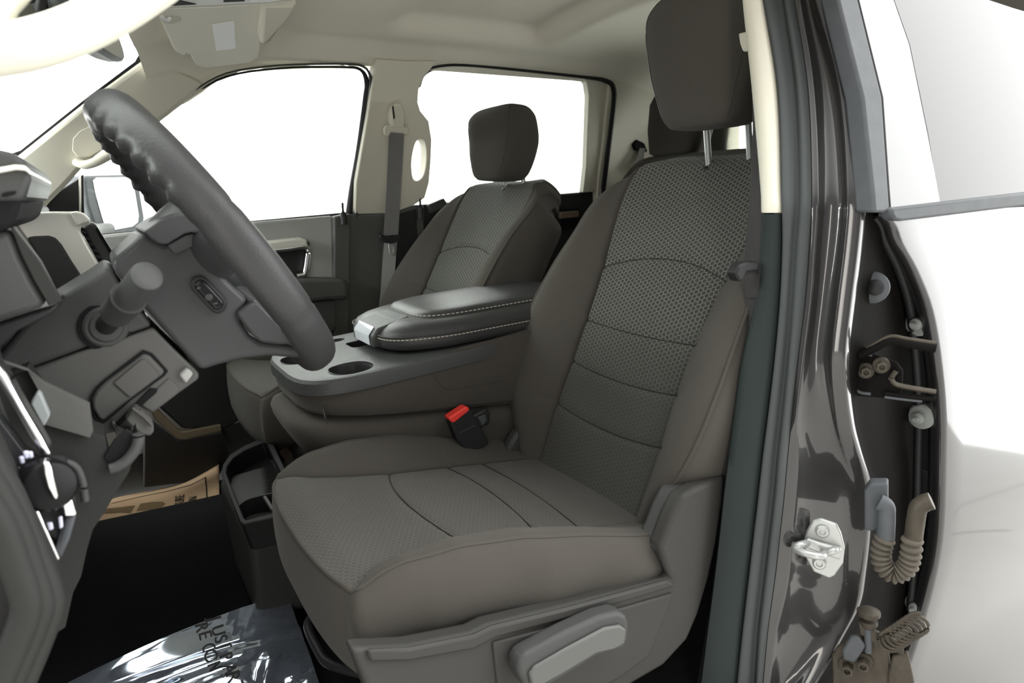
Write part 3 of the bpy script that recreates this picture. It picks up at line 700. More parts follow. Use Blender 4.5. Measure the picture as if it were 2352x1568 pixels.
    for s in SC:
        wi = interp(s, CWI); r, u = [], []
        for k in range(61):
            a = -1+2*k/60; t = a*wi
            n = cn(s, t, wi)-(.004 if abs(a) == 1 else 0)
            r.append(ctop(s, t, n)); u.append((t, -s))
        rows.append(r); uv.append(u)
    cins = grid('cushion_insert', rows, HEXC, rt, uv=uv, ang=60)
    for fn in (lambda t: .160+.05*(t/.2)**2, lambda t: .305+.012*(1-(t/.2)**2), lambda t: .385+.010*(1-(t/.2)**2)):
        pts = []
        for k in range(33):
            a = (-1+2*k/32)*.985; s = fn(a*.16); wi = interp(s, CWI); s = fn(a*wi); pts.append(ctop(s, a*wi, cn(s, a*wi, wi)+.0018))
        tube('seam', pts, .0008, SEAM, cins, n=6, sm=1)
    edge = {}
    for sg in (1, -1):
        rows = []
        for s in SC:
            wi = interp(s, CWI); pb = interp(s, CB); wc = interp(s, WCX); ni = cn(s, wi, wi)-.004; d = wc-wi
            dn = -.010*(1-smooth(-.005, .045, s))**2
            c = [V(wi, ni, 0), V(wi+.004, ni+.005+pb*.12, 0), V(wi+.35*d, ni*.6+pb*.62+dn*.4, 0), V(wi+.72*d, pb*.97+dn, 0), V(wc, pb*.90+dn, 0)]
            rows.append([ctop(s, p.x*sg, p.y) for p in catmull(c, 5)])
        grid('cushion_bolster', rows, FAB, rt, ang=60); edge[sg] = rows
    # upholstered skirt all round: far side, front, near side
    wi0 = interp(0, CWI)
    path = [r[-1] for r in edge[-1][::-1]]+edge[-1][0][::-1][1:]+[ctop(0, -wi0+2*wi0*k/30, cn(0, -wi0+2*wi0*k/30, wi0)) for k in range(1, 30)]+edge[1][0]+[r[-1] for r in edge[1][1:]]
    path = resample(path, 220); rows = [[] for _ in range(9)]
    for i_, p in enumerate(path):
        tg = path[min(i_+3, 219)]-path[max(i_-3, 0)]; tg.z = 0; tg.normalize(); out = V(-tg.y, tg.x, 0)
        if out.dot(p-V(.5, YC, p.z)) < 0: out = -out
        for k, (o_, d_) in enumerate(((-.002, -.001), (.004, -.002), (.011, -.012), (.016, -.03), (.018, -.05), (.016, -.075), (.010, -.10), (-.006, -.13), (-.04, -.16))):
            w_ = .0025*math.sin(i_*.33+k)*(k in (4, 5, 6))*smooth(120, 200, i_)
            rows[k].append(p+out*((o_ if o_ < 0 else o_*(.35+.65*smooth(.35, .8, abs(out.y))))+w_)+V(0, 0, d_))
    skt = grid('cushion_skirt', rows, FAB, rt, ang=70)
    tube('piping', [p+V(0, 0, -.0005) for p in path[10:-6]], .0030, FAB, skt, n=6, sm=1)
    # plinth under the cushion
    box('seat_base', (.52, YC, ZF+.10), (.34, .40, .17), BLACK, rt, bevel=.02)
    box('seat_pan', (.50, YC, .845), (.46, .46, .10), DARK, rt, bevel=.03)
    return rt, back
ds, back = make_seat('grey cloth driver seat nearest the open door, with honeycomb backrest', 'front seats')
# passenger seat: copies of the seat and its parts, reclined a little further
def copy_seat(src, label, off, rot):
    r = src.copy(); COL.objects.link(r); r.location = V(src.location)+off; r['label'] = label
    J = SJ; Rm = Matrix.Translation(J) @ Matrix.Rotation(rot, 4, 'Y') @ Matrix.Translation(-J)
    bset = set(back)
    for ch in list(src.children):
        c = ch.copy(); COL.objects.link(c); c.parent = r
        base = V(src.location)
        if ch in bset:
            c.matrix_basis = Matrix.Translation(-base) @ Rm
        for gch in ch.children:
            d = gch.copy(); COL.objects.link(d); d.parent = c
    return r
ps_ = copy_seat(ds, 'grey cloth passenger seat beyond the console, its headrest lowered', V(-.03, YP-YC, -.005), math.radians(4))
for c in list(ps_.children):
    if c.name.startswith('headrest'):
        piv = V(1.03, YC, 1.60)
        c.matrix_basis = Matrix.Translation(V(.005, 0, -.050)) @ c.matrix_basis @ Matrix.Translation(piv) @ Matrix.Diagonal((1.12, .95, .82, 1)) @ Matrix.Translation(-piv)
    elif c.name.startswith(('cushion', 'seat_pan')):
        c.location = c.location+V(.09, 0, .05)

# driver-seat side shield, lever, recliner (only the near seat shows them)
def ysl(pts, y): return PP(pts, y=y)
sh = slab('side_shield', ysl([(805, 1492), (850, 1490), (940, 1485), (1085, 1455), (1120, 1437), (1300, 1392), (1540, 1329), (1515, 1262), (1530, 1225), (1545, 1185), (1568, 1140), (1600, 1120), (1668, 1092), (1666, 1140), (1650, 1240), (1630, 1330), (1606, 1410), (1580, 1470), (1525, 1530), (1440, 1580), (1300, 1640), (900, 1700), (850, 1610)], .69), (0, .03, 0), SHIELD, ds, bevel=.008, seg=3)
slab('shield_lip', ysl([(845, 1494), (940, 1490), (1090, 1460), (1130, 1440), (1300, 1398), (1536, 1332), (1556, 1346), (1310, 1420), (1140, 1466), (1090, 1492), (940, 1520), (850, 1522)], .684), (0, .008, 0), SHIELD, sh, bevel=.004, seg=2)
slab('cover_panel', ysl([(1132, 1476), (1320, 1428), (1547, 1362), (1535, 1400), (1500, 1490), (1486, 1512), (1420, 1560), (1300, 1620), (1150, 1640)], .686), (0, .006, 0), SHIELD, sh, bevel=.003)
lv = slab('lever', ysl([(1190, 1545), (1190, 1522), (1205, 1503), (1300, 1452), (1380, 1415), (1420, 1405), (1440, 1412), (1446, 1432), (1443, 1470), (1432, 1492), (1405, 1500), (1370, 1510), (1290, 1560), (1240, 1590), (1205, 1580)], .655), (0, .028, 0), GREY2, ds, bevel=.008, seg=3)
slab('lever_face', ysl([(1216, 1548), (1228, 1532), (1300, 1490), (1390, 1442), (1425, 1436), (1440, 1446), (1436, 1478), (1412, 1492), (1370, 1502), (1290, 1550), (1240, 1578), (1222, 1574)], .650), (0, .006, 0), mat('light_grey_plastic', (.085, .085, .082), .45), lv, bevel=.004)
slab('recliner_cover', ysl([(1508, 1262), (1530, 1222), (1548, 1175), (1568, 1138), (1592, 1120), (1608, 1122), (1580, 1172), (1555, 1235), (1530, 1290)], .695), (0, .05, 0), GREY2, ds, bevel=.008, seg=3)
tube('adjust_bar', [P(u, v, z=.80) for u, v in ((745, 1430), (718, 1420), (708, 1440), (730, 1490), (760, 1525), (850, 1550))], .008, DARK, ds, n=12)
slab('recliner_trim', PP([(1160, 1045), (1178, 1010), (1195, 985), (1210, 1000), (1232, 1050), (1215, 1062)], y=1.17), (0, .03, 0), GREY2, ds, bevel=.008)

# ------------------------------------------------------------------ rear bench
rb = thing('rear_bench_seat', 'dark rear bench seat behind the front seats', 'seat', (1.7, YM, ZF))
def rbp(x, y, z): return V(x, y, z)
rows = []
for y in [.65+1.46*k/60 for k in range(61)]:
    e = abs((y-YM)/.75); tz = 1.612-.22*e**14
    rows.append([V(1.60, y, 1.08), V(1.70, y, tz-.14), V(1.735, y, tz-.03), V(1.765, y, tz), V(1.80, y, tz-.01), V(1.84, y, tz-.06), V(1.86, y, 1.1)])
grid('backrest', rows, FAB, rb, caps=True)
rows = [[V(x, y, z-.02*abs((y-YM)/.645)**6) for x, z in ((1.20, .98), (1.17, 1.06), (1.22, 1.10), (1.45, 1.10), (1.66, 1.08), (1.70, 1.0))] for y in [.74+1.29*k/20 for k in range(21)]]
grid('cushion', rows, FAB, rb, caps=True)
for cy in (YM+.445, YM-.445):
    lvl = [(V(1.80+.1*h, cy, 1.70+h), d, w, 3.5) for h, w, d in ((-.095, .09, .03), (-.08, .12, .045), (0, .138, .05), (.09, .14, .048), (.13, .12, .035), (.145, .07, .015))]
    hr = blob('headrest', lvl, GREY2 if False else FAB, rb, n=40)

# ------------------------------------------------------------------ steering wheel
SWC = V(.139, .98, 1.444); SWA = .577; SWR = .197
WN = V(math.cos(SWA), 0, math.sin(SWA)); WE = V(-math.sin(SWA), 0, math.cos(SWA)); WY = V(0, 1, 0)
def wp(th, r=SWR, n=0): return SWC+WE*(r*math.cos(th))+WY*(-r*math.sin(th))+WN*n    # th 0 = top, + = toward the open door
sw = thing('steering_wheel', 'black leather steering wheel with finger grips behind its rim', 'steering wheel', tuple(SWC))
bm = bmesh.new(); NS = 200; n = 20; R_ = []
for i in range(NS):
    th = 2*math.pi*i/NS; g = abs(((math.degrees(th)+180) % 360)-180)
    bump = .0028*math.cos(th*44)*smooth(14, 22, g)*(1-smooth(62, 70, g))
    ring = []
    for k in range(n):
        a = 2*math.pi*k/n; ca, sa = math.cos(a), math.sin(a)
        rr = .0205*(1+.10*abs(sa))
        if sa < 0: rr += bump*max(0, -sa-.25)**2*2.2
        c0 = wp(th); rad = (c0-SWC).normalized()
        fl = 1-.06*math.exp(-((g-76)/1.6)**2)-.05*math.exp(-((g-118)/1.6)**2)
        ring.append(bm.verts.new(c0+rad*(rr*.88*ca*fl)+WN*(rr*1.08*sa*fl)))
    R_.append(ring)
for i in range(NS):
    a, b = R_[i], R_[(i+1) % NS]
    for k in range(n): bm.faces.new((a[k], a[(k+1) % n], b[(k+1) % n], b[k]))
fin('rim', bm, LEATHER, sw, ang=70)
for sg_ in (1, -1):
  bm = bmesh.new()
  for i in range(130):
    th = math.radians(22+i*.36)*sg_; c0 = wp(th); rad = (c0-SWC).normalized(); tg = WN.cross(rad)
    p = c0-WN*.0215-rad*.006
    box('', p, (.0012, .0012, .006), None, bm=bm, rot=Matrix((rad, tg.normalized(), (WN*.6+tg*.8).normalized())).transposed())
  fin('rim_stitching', bm, GREY2, sw)
# hub, back cover and spokes
def hubp(pts, y): return PP(pts, y=y)
SWM = mat('steering_plastic', (.045, .046, .048), .42, bump=.08, bscale=500)
slab('hub_back', hubp([(258, 597), (300, 562), (329, 534), (345, 545), (375, 560), (430, 548), (482, 532), (484, 560), (470, 585), (525, 645), (572, 690), (548, 716), (555, 740), (575, 770), (600, 785), (690, 795), (720, 815), (690, 824), (620, 818), (555, 826), (505, 838), (463, 852), (400, 785), (330, 705), (290, 655), (262, 625)], .90), (0, .15, 0), SWM, sw, bevel=.012, seg=3)
AB_ = slab('airbag_cover', hubp([(329, 533), (365, 508), (406, 492), (440, 489), (458, 500), (482, 540), (470, 540), (440, 534), (425, 537), (400, 552), (385, 562), (362, 560), (345, 548)], .885), (0, .19, 0), SWM, sw, bevel=.010, seg=3)
slab('cover_flap', hubp([(383, 563), (402, 553), (426, 539), (442, 536), (484, 548), (405, 583), (398, 582)], .892), (0, .05, 0), SWM, sw, bevel=.003)
slab('spoke_cover', hubp([(541, 719), (562, 705), (590, 690), (640, 740), (680, 792), (640, 792), (600, 787), (580, 770)], .893), (0, .02, 0), SWM, sw, bevel=.004)
sp_ = [wp(math.radians(78), SWR-.01), wp(math.radians(78), SWR*.72, -.006), wp(math.radians(80), SWR*.45, -.02)]
for th in (math.radians(88), math.radians(-88)):
    tube('spoke', [wp(th, SWR-.004), wp(th, SWR*.75, -.008), wp(th, SWR*.38, -.022)], [.017, .022, .034], SWM, sw, n=16, flat=.55, up=tuple(WN))
for sgn in (1, -1):
    th = math.radians(150)*sgn
    tube('spoke', [wp(th, SWR-.004), wp(th, SWR*.7, -.012), wp(th, SWR*.3, -.026)], [.013, .015, .022], SWM, sw, n=16, flat=.6, up=tuple(WN))
lathe('hub_core', SWC-WN*.075, WN, [(0, .055), (.03, .07), (.07, .075), (.085, .06), (.09, .03)], SWM, sw, n=40)
def along(c, d, L, W, n=10):
    d = V(*d, 0).normalized(); e = V(-d.y, d.x, 0); out = []
    for k in range(2*n):
        a = math.pi*(k if k < n else k-n)/(n-1)-math.pi/2
        s = 1 if k < n else -1
        out.append((c[0]+s*(d.x*(L+W*math.cos(a))-e.x*0)+e.x*W*math.sin(a)*s, c[1]+s*(d.y*(L+W*math.cos(a)))+e.y*W*math.sin(a)*s))
    return out
rk = slab('rocker_switch', hubp(along((480, 677), (.68, .73), 30, 21), .892), (0, .014, 0), DARK, sw, bevel=.002)
slab('rocker', hubp(along((481, 677), (.68, .73), 28, 14), .888), (0, .008, 0), mat('gloss_black', (.01, .01, .011), .2), rk, bevel=.003, seg=3)
lathe('rocker_dot', P(480, 682, y=.888), (0, -1, 0), [(0, .0045), (.002, .004), (.003, .002)], GREY2, rk, n=16)
for du, dv in ((-22, -18), (17, 17)):
    slab('rocker_mark', hubp([(480+du-6, 680+dv-1), (480+du+2, 680+dv-3), (480+du+3, 680+dv), (480+du-5, 680+dv+2)], .8872), (0, .002, 0), GREY, rk, bevel=0)

# ------------------------------------------------------------------ steering column
sc = thing('steering_column', 'grey plastic steering column shroud with stalk and tilt lever', 'steering column', P(200, 850, y=.98))
slab('upper_shroud', PP([(-40, 850), (0, 812), (52, 746), (120, 695), (203, 643), (240, 618), (256, 615), (266, 632), (275, 650), (318, 705), (352, 750), (293, 771), (224, 791), (65, 849), (0, 880)], y=.905), (0, .15, 0), GREY2, sc, bevel=.018, seg=4)
slab('lower_shroud', PP([(64, 852), (224, 794), (293, 774), (352, 753), (400, 802), (440, 840), (458, 858), (456, 872), (430, 890), (344, 952), (300, 985), (234, 1000), (150, 960), (90, 900)], y=.902), (0, .155, 0), GREY, sc, bevel=.016, seg=4)
pn = slab('lower_panel', PP([(331, 812), (345, 818), (379, 853), (372, 862), (300, 916), (238, 967), (226, 962), (212, 938), (212, 915), (224, 895), (244, 876)], y=.896), (0, .02, 0), GREY, sc, bevel=.004)
slab('panel_gap', PP([(329, 804), (350, 812), (386, 852), (377, 864), (300, 920), (238, 973), (222, 966), (206, 938), (207, 912), (220, 890), (240, 872)], y=.899), (0, .006, 0), BLACK, pn, bevel=0)
slab('access_cover', PP([(262, 877), (325, 825), (334, 826), (365, 860), (362, 866), (302, 912), (296, 912), (262, 882)], y=.8935), (0, .006, 0), GREY, pn, bevel=.002)
slab('release_tab', PP([(411, 862), (430, 845), (446, 858), (428, 882)], y=.893), (0, .012, 0), mat('light_tab', (.3, .3, .29), .45), sc, bevel=.003)
slab('side_arm', PP([(320, 932), (360, 890), (388, 866), (417, 892), (405, 908), (350, 950)], y=.90), (0, .03, 0), GREY, sc, bevel=.003)
slab('slot', PP([(266, 972), (300, 938), (345, 892), (362, 893), (360, 902), (310, 945), (272, 978)], y=.8985), (0, .004, 0), BLACK, sc, bevel=.001)
tlv = slab('tilt_lever', PP([(298, 950), (304, 938), (314, 934), (348, 962), (353, 975), (354, 992), (345, 1002), (325, 998), (298, 975), (288, 966)], y=.875), (0, .02, 0), GREY, sc, bevel=.004, seg=3)
for du in (0, 14, -13):
    slab('grip_rib', PP([(309+du*.6, 945+du*.2-3), (315+du*.6, 942+du*.2-3), (346+du*.5, 968+du*.6), (341+du*.5, 973+du*.6)], y=.868), (0, .01, 0), GREY, tlv, bevel=.002)
slab('lever_bracket', PP([(254, 972), (262, 966), (276, 1000), (300, 985), (306, 992), (274, 1010)], y=.89), (0, .02, 0), GREY, sc, bevel=.002)
# multifunction stalk
sk0 = P(243, 748, y=.900); sk1 = P(339, 632, y=.785); ad = (sk1-sk0).normalized(); SL = (sk1-sk0).length
bc = lathe('stalk_boot', P(243, 750, y=.905), (0.1, -1, .05), [(-.01, .0235), (.002, .0235), (.004, .021), (.004, .018), (.007, .016), (.008, .011)], GREY2, sc, n=32)
lathe('boot_gap', P(243, 750, y=.906), (0.1, -1, .05), [(-.005, .0285), (.001, .0285), (.002, .025)], BLACK, sc, n=32)
stk = lathe('stalk', sk0, ad, [(0, .011), (.25*SL, .0115), (.27*SL, .0155), (.55*SL, .0165)], DARK, sc, n=28)
lathe('stalk_sleeve', sk0, ad, [(.27*SL, .0165), (.55*SL, .0175), (.56*SL, .0183), (.585*SL, .0183)], GREY2, stk, n=28)
lathe('wiper_knob', sk0, ad, [(.585*SL, .0155), (.93*SL, .016), (.99*SL, .0155), (1.0*SL, .0137), (1.004*SL, .007)], GREY2, stk, n=28)

# ------------------------------------------------------------------ dashboard
da = thing('dashboard', 'dark grey dashboard with silver centre bezel at the left of the picture', 'dashboard', (-.25, YM, ZF+.3))
slab('dash_body', [V(-.60, .68, 1.18), V(-.50, .68, 1.40), V(-.28, .68, 1.455), V(-.15, .68, 1.45), V(-.11, .68, 1.40), V(-.09, .68, 1.25), V(-.12, .68, 1.10), V(-.25, .68, 1.0), V(-.45, .68, 1.0)], (0, 1.42, 0), GREY2, da, bevel=.02, seg=3)
# hood over the gauges
slab('instrument_hood', PP([(-90, 352), (-40, 343), (0, 343), (30, 350), (56, 368), (69, 392), (72, 412), (60, 452), (50, 462), (-90, 462)], y=.80), (0, .42, 0), GREY2, da, bevel=.012, seg=4)
slab('hood_trim', PP([(-90, 392), (0, 384), (35, 378), (58, 380), (69, 392), (70, 402), (58, 392), (36, 390), (0, 397), (-90, 405)], y=.793), (0, .43, 0), SILVER, da, bevel=.003)
slab('hood_throat', PP([(-90, 450), (50, 452), (46, 475), (36, 505), (28, 520), (0, 532), (-90, 540)], y=.805), (0, .40, 0), BLACK, da, bevel=.006)
slab('hood_slot', PP([(4, 444), (18, 440), (38, 438), (34, 446), (14, 452), (4, 452)], y=.797), (0, .004, 0), BLACK, da, bevel=.001)
# cluster side and bezel
slab('cluster_side', PP([(-90, 540), (0, 532), (24, 524), (50, 590), (80, 650), (110, 700), (60, 720), (0, 740), (-90, 760)], y=.815), (0, .05, 0), GREY2, da, bevel=.008)
slab('cluster_rim', PP([(24, 522), (30, 520), (92, 600), (142, 692), (112, 702), (80, 648), (50, 588)], y=.812), (0, .02, 0), KNEE, da, bevel=.006)
slab('cluster_base', PP([(-90, 765), (0, 742), (112, 704), (140, 694), (120, 720), (40, 760), (0, 800), (-90, 860)], y=.83), (0, .10, 0), DARK, da, bevel=.008)
# silver centre bezel with vent
cst = slab('centre_bezel', PP([(27, 500), (36, 492), (60, 488), (120, 486), (172, 486), (190, 492), (206, 504), (208, 516), (188, 520), (184, 530), (205, 570), (240, 630), (300, 730), (320, 800), (160, 760), (130, 690), (90, 600), (45, 535), (30, 515)], y=1.22), (0, .02, 0), SILVER, da, bevel=.007, seg=3)
slab('bezel_inlay', PP([(62, 545), (80, 542), (112, 541), (128, 546), (142, 562), (165, 600), (198, 650), (250, 740), (200, 760), (145, 690), (105, 625), (80, 580)], y=1.216), (0, .01, 0), mat('dark_grain_inlay', (.035, .035, .036), .6, bump=.4, bscale=700), cst, bevel=.003)
slab('bezel_edge', PP([(27, 503), (36, 510), (60, 545), (100, 608), (140, 685), (136, 692), (92, 612), (56, 552), (30, 516)], y=1.214), (0, .012, 0), mat('bronze_grey', (.15, .14, .125), .4), cst, bevel=.003)
slab('bezel_top', PP([(160, 487), (176, 485), (192, 490), (206, 503), (207, 510), (190, 514), (178, 520), (170, 505)], y=1.212), (0, .03, 0), SILVER, cst, bevel=.004)
vt = slab('air_vent', PP([(186, 522), (205, 512), (214, 510), (222, 518), (265, 590), (262, 612), (240, 620), (215, 575)], y=1.24), (0, .10, 0), GREY2, da, bevel=.006, seg=3)
for k in range(7):
    t = k/6; u, v = 184+52*t, 528+86*t
    slab('vent_slat', PP([(u, v), (u+14, v+4), (u+16, v+10), (u+3, v+6)], y=1.232), (0, .05, 0), DARK, vt, bevel=.001)
slab('vent_gap', PP([(182, 522), (190, 522), (246, 618), (236, 620)], y=1.236), (0, .03, 0), BLACK, vt, bevel=.001)
slab('vent_slit', PP([(220, 524), (224, 522), (262, 584), (262, 592)], y=1.236), (0, .01, 0), BLACK, vt, bevel=.001)
slab('dash_pad', PP([(30, 490), (50, 474), (75, 470), (92, 480), (96, 500), (30, 505)], y=1.6), (0, .35, 0), GREY2, da, bevel=.012, seg=3)
# lower driver side: knee bolster with pocket, lamp switch panel
kb = slab('knee_bolster', PP([(60, 852), (100, 905), (150, 962), (195, 990), (240, 1002), (257, 1078), (300, 1042), (317, 998), (314, 1010), (306, 1050), (297, 1082), (268, 1128), (243, 1172), (213, 1216), (200, 1260), (186, 1324), (168, 1360), (150, 1440), (60, 1500), (-60, 1560), (-60, 900)], y=.81), (0, .05, 0), KNEE, da, bevel=.012, seg=3)
slab('bolster_panel', PP([(0, 830), (64, 852), (90, 900), (108, 950), (104, 975), (190, 1000), (206, 1005), (214, 990), (206, 930), (100, 880), (60, 850)], y=.80), (0, .012, 0), GREY, da, bevel=.006)
slab('side_tab', PP([(70, 928), (86, 901), (94, 905), (115, 955), (101, 980), (96, 976)], y=.785), (0, .015, 0), mat('blue_grey_tab', (.22, .24, .24), .5), da, bevel=.003)
pk = tube('pocket_lip', PP([(317, 996), (318, 1010), (311, 1032), (290, 1058), (268, 1072), (252, 1077)], y=.803), .0058, GREY2, da, n=10)
slab('pocket_hollow', PP([(310, 1000), (312, 1012), (304, 1032), (286, 1052), (268, 1066), (254, 1072), (238, 1050), (262, 1010), (290, 985)], y=.807), (0, .004, 0), BLACK, pk, bevel=.001)
lp_ = slab('lamp_switch_panel', PP([(-60, 880), (-20, 905), (0, 960), (60, 1040), (115, 1060), (150, 1060), (172, 1140), (176, 1178), (160, 1235), (137, 1286), (122, 1270), (90, 1190), (45, 1085), (0, 1000), (-60, 900)], y=.715), (0, .02, 0), mat('gloss_panel', (.02, .02, .022), .25), da, bevel=.002)
slab('chrome_strip', PP([(-60, 760), (0, 840), (17, 862), (60, 940), (100, 1006), (122, 1048), (97, 1052), (60, 990), (20, 920), (0, 890), (-60, 800)], y=.705), (0, .03, 0), CHROME, lp_, bevel=.004, seg=3)
slab('chrome_strip', PP([(-60, 930), (0, 1005), (28, 1052), (70, 1130), (110, 1220), (139, 1284), (130, 1290), (105, 1240), (64, 1148), (20, 1060), (0, 1030), (-60, 950)], y=.700), (0, .03, 0), CHROME, lp_, bevel=.003, seg=3)
slab('chrome_strip', PP([(142, 1150), (158, 1128), (176, 1180), (172, 1184), (150, 1186)], y=.702), (0, .02, 0), CHROME, lp_, bevel=.004, seg=3)
slab('panel_edge', PP([(150, 1190), (176, 1182), (160, 1240), (138, 1288), (128, 1262)], y=.703), (0, .02, 0), BOOTG, lp_, bevel=.003)
KNOBM = mat('knob_black', (.006, .006, .0065), .35, spec=.15)
kc = P(98, 1110, y=.700)
kn = lathe('lamp_knob', kc, (.35, -1, .15), [(-.01, .0235), (.018, .0225), (.022, .020), (.024, .015)], KNOBM, lp_, n=40)
slab('knob_grip', PP([(97, 1062), (112, 1060), (118, 1072), (134, 1138), (132, 1148), (122, 1146), (108, 1120), (100, 1090)], y=.672), (0, .012, 0), CHROME, kn, bevel=.004, seg=3)
for (u, v, w, h) in ((50, 1058, 7, 9), (60, 1046, 8, 9), (70, 1046, 7, 8), (50, 1081, 7, 8), (144, 1102, 6, 13), (115, 1210, 8, 9), (139, 1202, 6, 14)):
    slab('switch_icon', PP([(u-w, v-h), (u+w*.6, v-h*1.2), (u+w, v+h*.6), (u-w*.4, v+h)], y=.699), (0, .002, 0), ICON, lp_, bevel=.001)
arc = tube('knob_recess', PP([(138, 1062), (160, 1064), (178, 1078), (190, 1110), (196, 1150)], y=.80), .004, GREY2, da, n=8)
# glove box side and lower trim
slab('glove_box', PP([(338, 830), (560, 810), (560, 960), (520, 985), (420, 985), (360, 930), (338, 920)], y=1.96), (0, .1, 0), DARK, da, bevel=.006)
slab('lower_trim', PP([(345, 900), (362, 940), (405, 985), (421, 992), (508, 975), (510, 990), (425, 1010), (405, 1008), (355, 962), (338, 925)], y=1.95), (0, .02, 0), mat('tan_trim', (.17, .135, .09), .6), da, bevel=.003)
slab('kick_panel', PP([(345, 965), (405, 1012), (510, 993), (530, 1040), (500, 1100), (330, 1120), (330, 1000)], y=2.13), (0, .03, 0), GREY2, da, bevel=.004)
slab('firewall', [V(-.55, .66, ZF), V(-.55, 2.1, ZF), V(-.5, 2.1, 1.3), V(-.5, .66, 1.3)], (-.03, 0, 0), BLACK, da, bevel=0)

# door-opening trim at the near front
nt_ = slab('trim_11', PP([(-80, 900), (0, 1042), (28, 1100), (68, 1195), (112, 1292), (134, 1345), (146, 1382), (143, 1400), (128, 1450), (85, 1568), (40, 1680), (-80, 1700)], y=.66), (0, .05, 0), KNEE, bevel=.012, seg=3)
tag(nt_, 'dark grey kick trim at the front of the near door opening', kind='structure')
for k, (pts, r, m) in enumerate((([(-60, 1000), (0, 1090), (45, 1180), (90, 1290), (116, 1360), (118, 1400), (90, 1480), (40, 1600), (0, 1700)], .010, KNEE), ([(-60, 1050), (0, 1140), (40, 1220), (72, 1310), (92, 1372), (90, 1410), (50, 1510), (0, 1620)], .011, KNEE), ([(-60, 1120), (0, 1200), (30, 1280), (55, 1350), (62, 1395), (46, 1450), (0, 1560)], .012, KNEE))):
    tube('seal_rib', PP(pts, y=.652-.006*k), r, m, nt_, n=12, sm=4, up=(0, 1, 0))

# ------------------------------------------------------------------ grab handle on the near windshield pillar
gh = thing('grab_handle', 'beige grab handle on the near windshield pillar at the top left corner', 'handle', P(150, 60, y=.63))
HY = .64
tube('handle_bar', [P(-90, 130, y=HY), P(-30, 120, y=HY-.004), P(60, 105, y=HY-.008), P(150, 78, y=HY-.008), P(240, 36, y=HY-.004), P(330, -22, y=HY), P(400, -80, y=HY)], [.0175, .0175, .0175, .0175, .0175, .018, .020], BEIGE, gh, n=20, flat=.9, up=(0, 1, 0))
tube('handle_mount', [P(-60, 110, y=HY+.005), P(-25, 60, y=HY+.008), P(8, 10, y=HY+.01), P(40, -50, y=HY+.012)], [.014, .011, .010, .014], BEIGE, gh, n=16, up=(0, 1, 0))

# ------------------------------------------------------------------ visor, overhead console, mirrors
VO = V(.30, 1.72, 1.880); VN = V(.05, -.22, -1).normalized()
def vp(pts, d=0): return [PL(u, v, VO+VN*d, VN) for u, v in pts]
VISOR = mat('visor_cloth', (.8, .78, .69), .9, bump=.1, bscale=800, spec=.1)
vs = thing('sun_visor', 'beige passenger sun visor with a white label, folded against the headliner', 'sun visor', tuple(VO))
slab('visor_panel', vp([(357, 12), (366, 42), (370, 52), (396, 108), (404, 120), (418, 127), (424, 130), (429, 124), (437, 126), (442, 138), (450, 150), (462, 155), (480, 156), (540, 149), (575, 144), (592, 134), (596, 118), (599, 60), (603, 8), (480, 5)]), -VN*.022, VISOR, vs, bevel=.008, seg=3)
slab('white_label', vp([(487, 57), (538, 49), (541, 111), (497, 117)], .001), -VN*.001, WHITE, vs, bevel=0, label='blank white rectangular label on the visor')
cl = slab('clip_recess', vp([(368, 38), (392, 35), (412, 38), (418, 45), (414, 50), (395, 56), (378, 54), (370, 48)], .001), -VN*.003, BEIGE, vs, bevel=.001)
tube('clip_pin', vp([(372, 38), (378, 44), (386, 46), (390, 42)], .006), .0035, WHITE, cl, n=8)
oc = thing('overhead_console', 'pale overhead console edge at the top of the picture above the visor', 'overhead console', P(500, 0, y=1.55))
OY = 1.56
OO = P(500, 14, y=OY); ON = V(.02, -.25, -1).normalized()
def op(pts, d=0): return [PL(u, v, OO+ON*d, ON) for u, v in pts]
slab('console_frame', op([(335, 25), (480, 20), (620, 12), (672, 6), (690, -6), (700, -70), (330, -70)]), -ON*.04, BEIGE, oc, bevel=.006, seg=3)
slab('console_face', op([(345, -2), (358, 17), (480, 12), (620, 5), (664, -2), (672, -60), (340, -60)], .003), -ON*.005, WHITE if False else mat('pale_grey_plastic', (.8, .81, .8), .4), oc, bevel=.001)
slab('button_recess', op([(354, 15), (368, 2), (390, -6), (420, 4), (452, 11), (400, 14)], .005), -ON*.004, DARK, oc, bevel=.001)
slab('display_recess', op([(513, 6), (520, -20), (552, -20), (563, 4)], .005), -ON*.004, DARK, oc, bevel=.001)
slab('lamp_lens', op([(575, 5), (585, -12), (640, -18), (636, 2), (590, 6)], .005), -ON*.004, WHITE, oc, bevel=.001)
slab('side_skirt', [P(603, 14, y=1.60), P(672, 8, y=1.60), P(684, 10, y=1.60), P(662, 38, y=1.66), P(620, 100, y=1.72), P(598, 104, y=1.74)], (0, .03, .05), LINER, oc, bevel=.008)
rm = thing('rearview_mirror', 'dark rearview mirror hanging at the top of the windshield', 'mirror', P(200, 60, y=YM))
MA = V(.30, .955, 0).normalized(); MU = V(-.2, 0, .98)
mc = P(208, 66, y=1.375)
MX = MA.cross(MU).normalized()
lvl = []
for d, s in ((-.026, .55), (-.020, .85), (-.008, .98), (.004, 1.0)): lvl.append((mc+MX*d, .125*s, .040*s, 3.2))
blob('mirror_housing', lvl, DARK, rm, ax=tuple(MA), ay=tuple(MU))
blob('mirror_bezel', [(mc+MX*d, .126*s, .041*s, 3.2) for d, s in ((.003, 1), (.008, 1.0), (.012, .95))], SEAL, rm, ax=tuple(MA), ay=tuple(MU))
blob('mirror_glass', [(mc+MX*d, .118*s, .035*s, 3.2) for d, s in ((.010, 1), (.0125, 1.0))], MIRROR, rm, ax=tuple(MA), ay=tuple(MU))
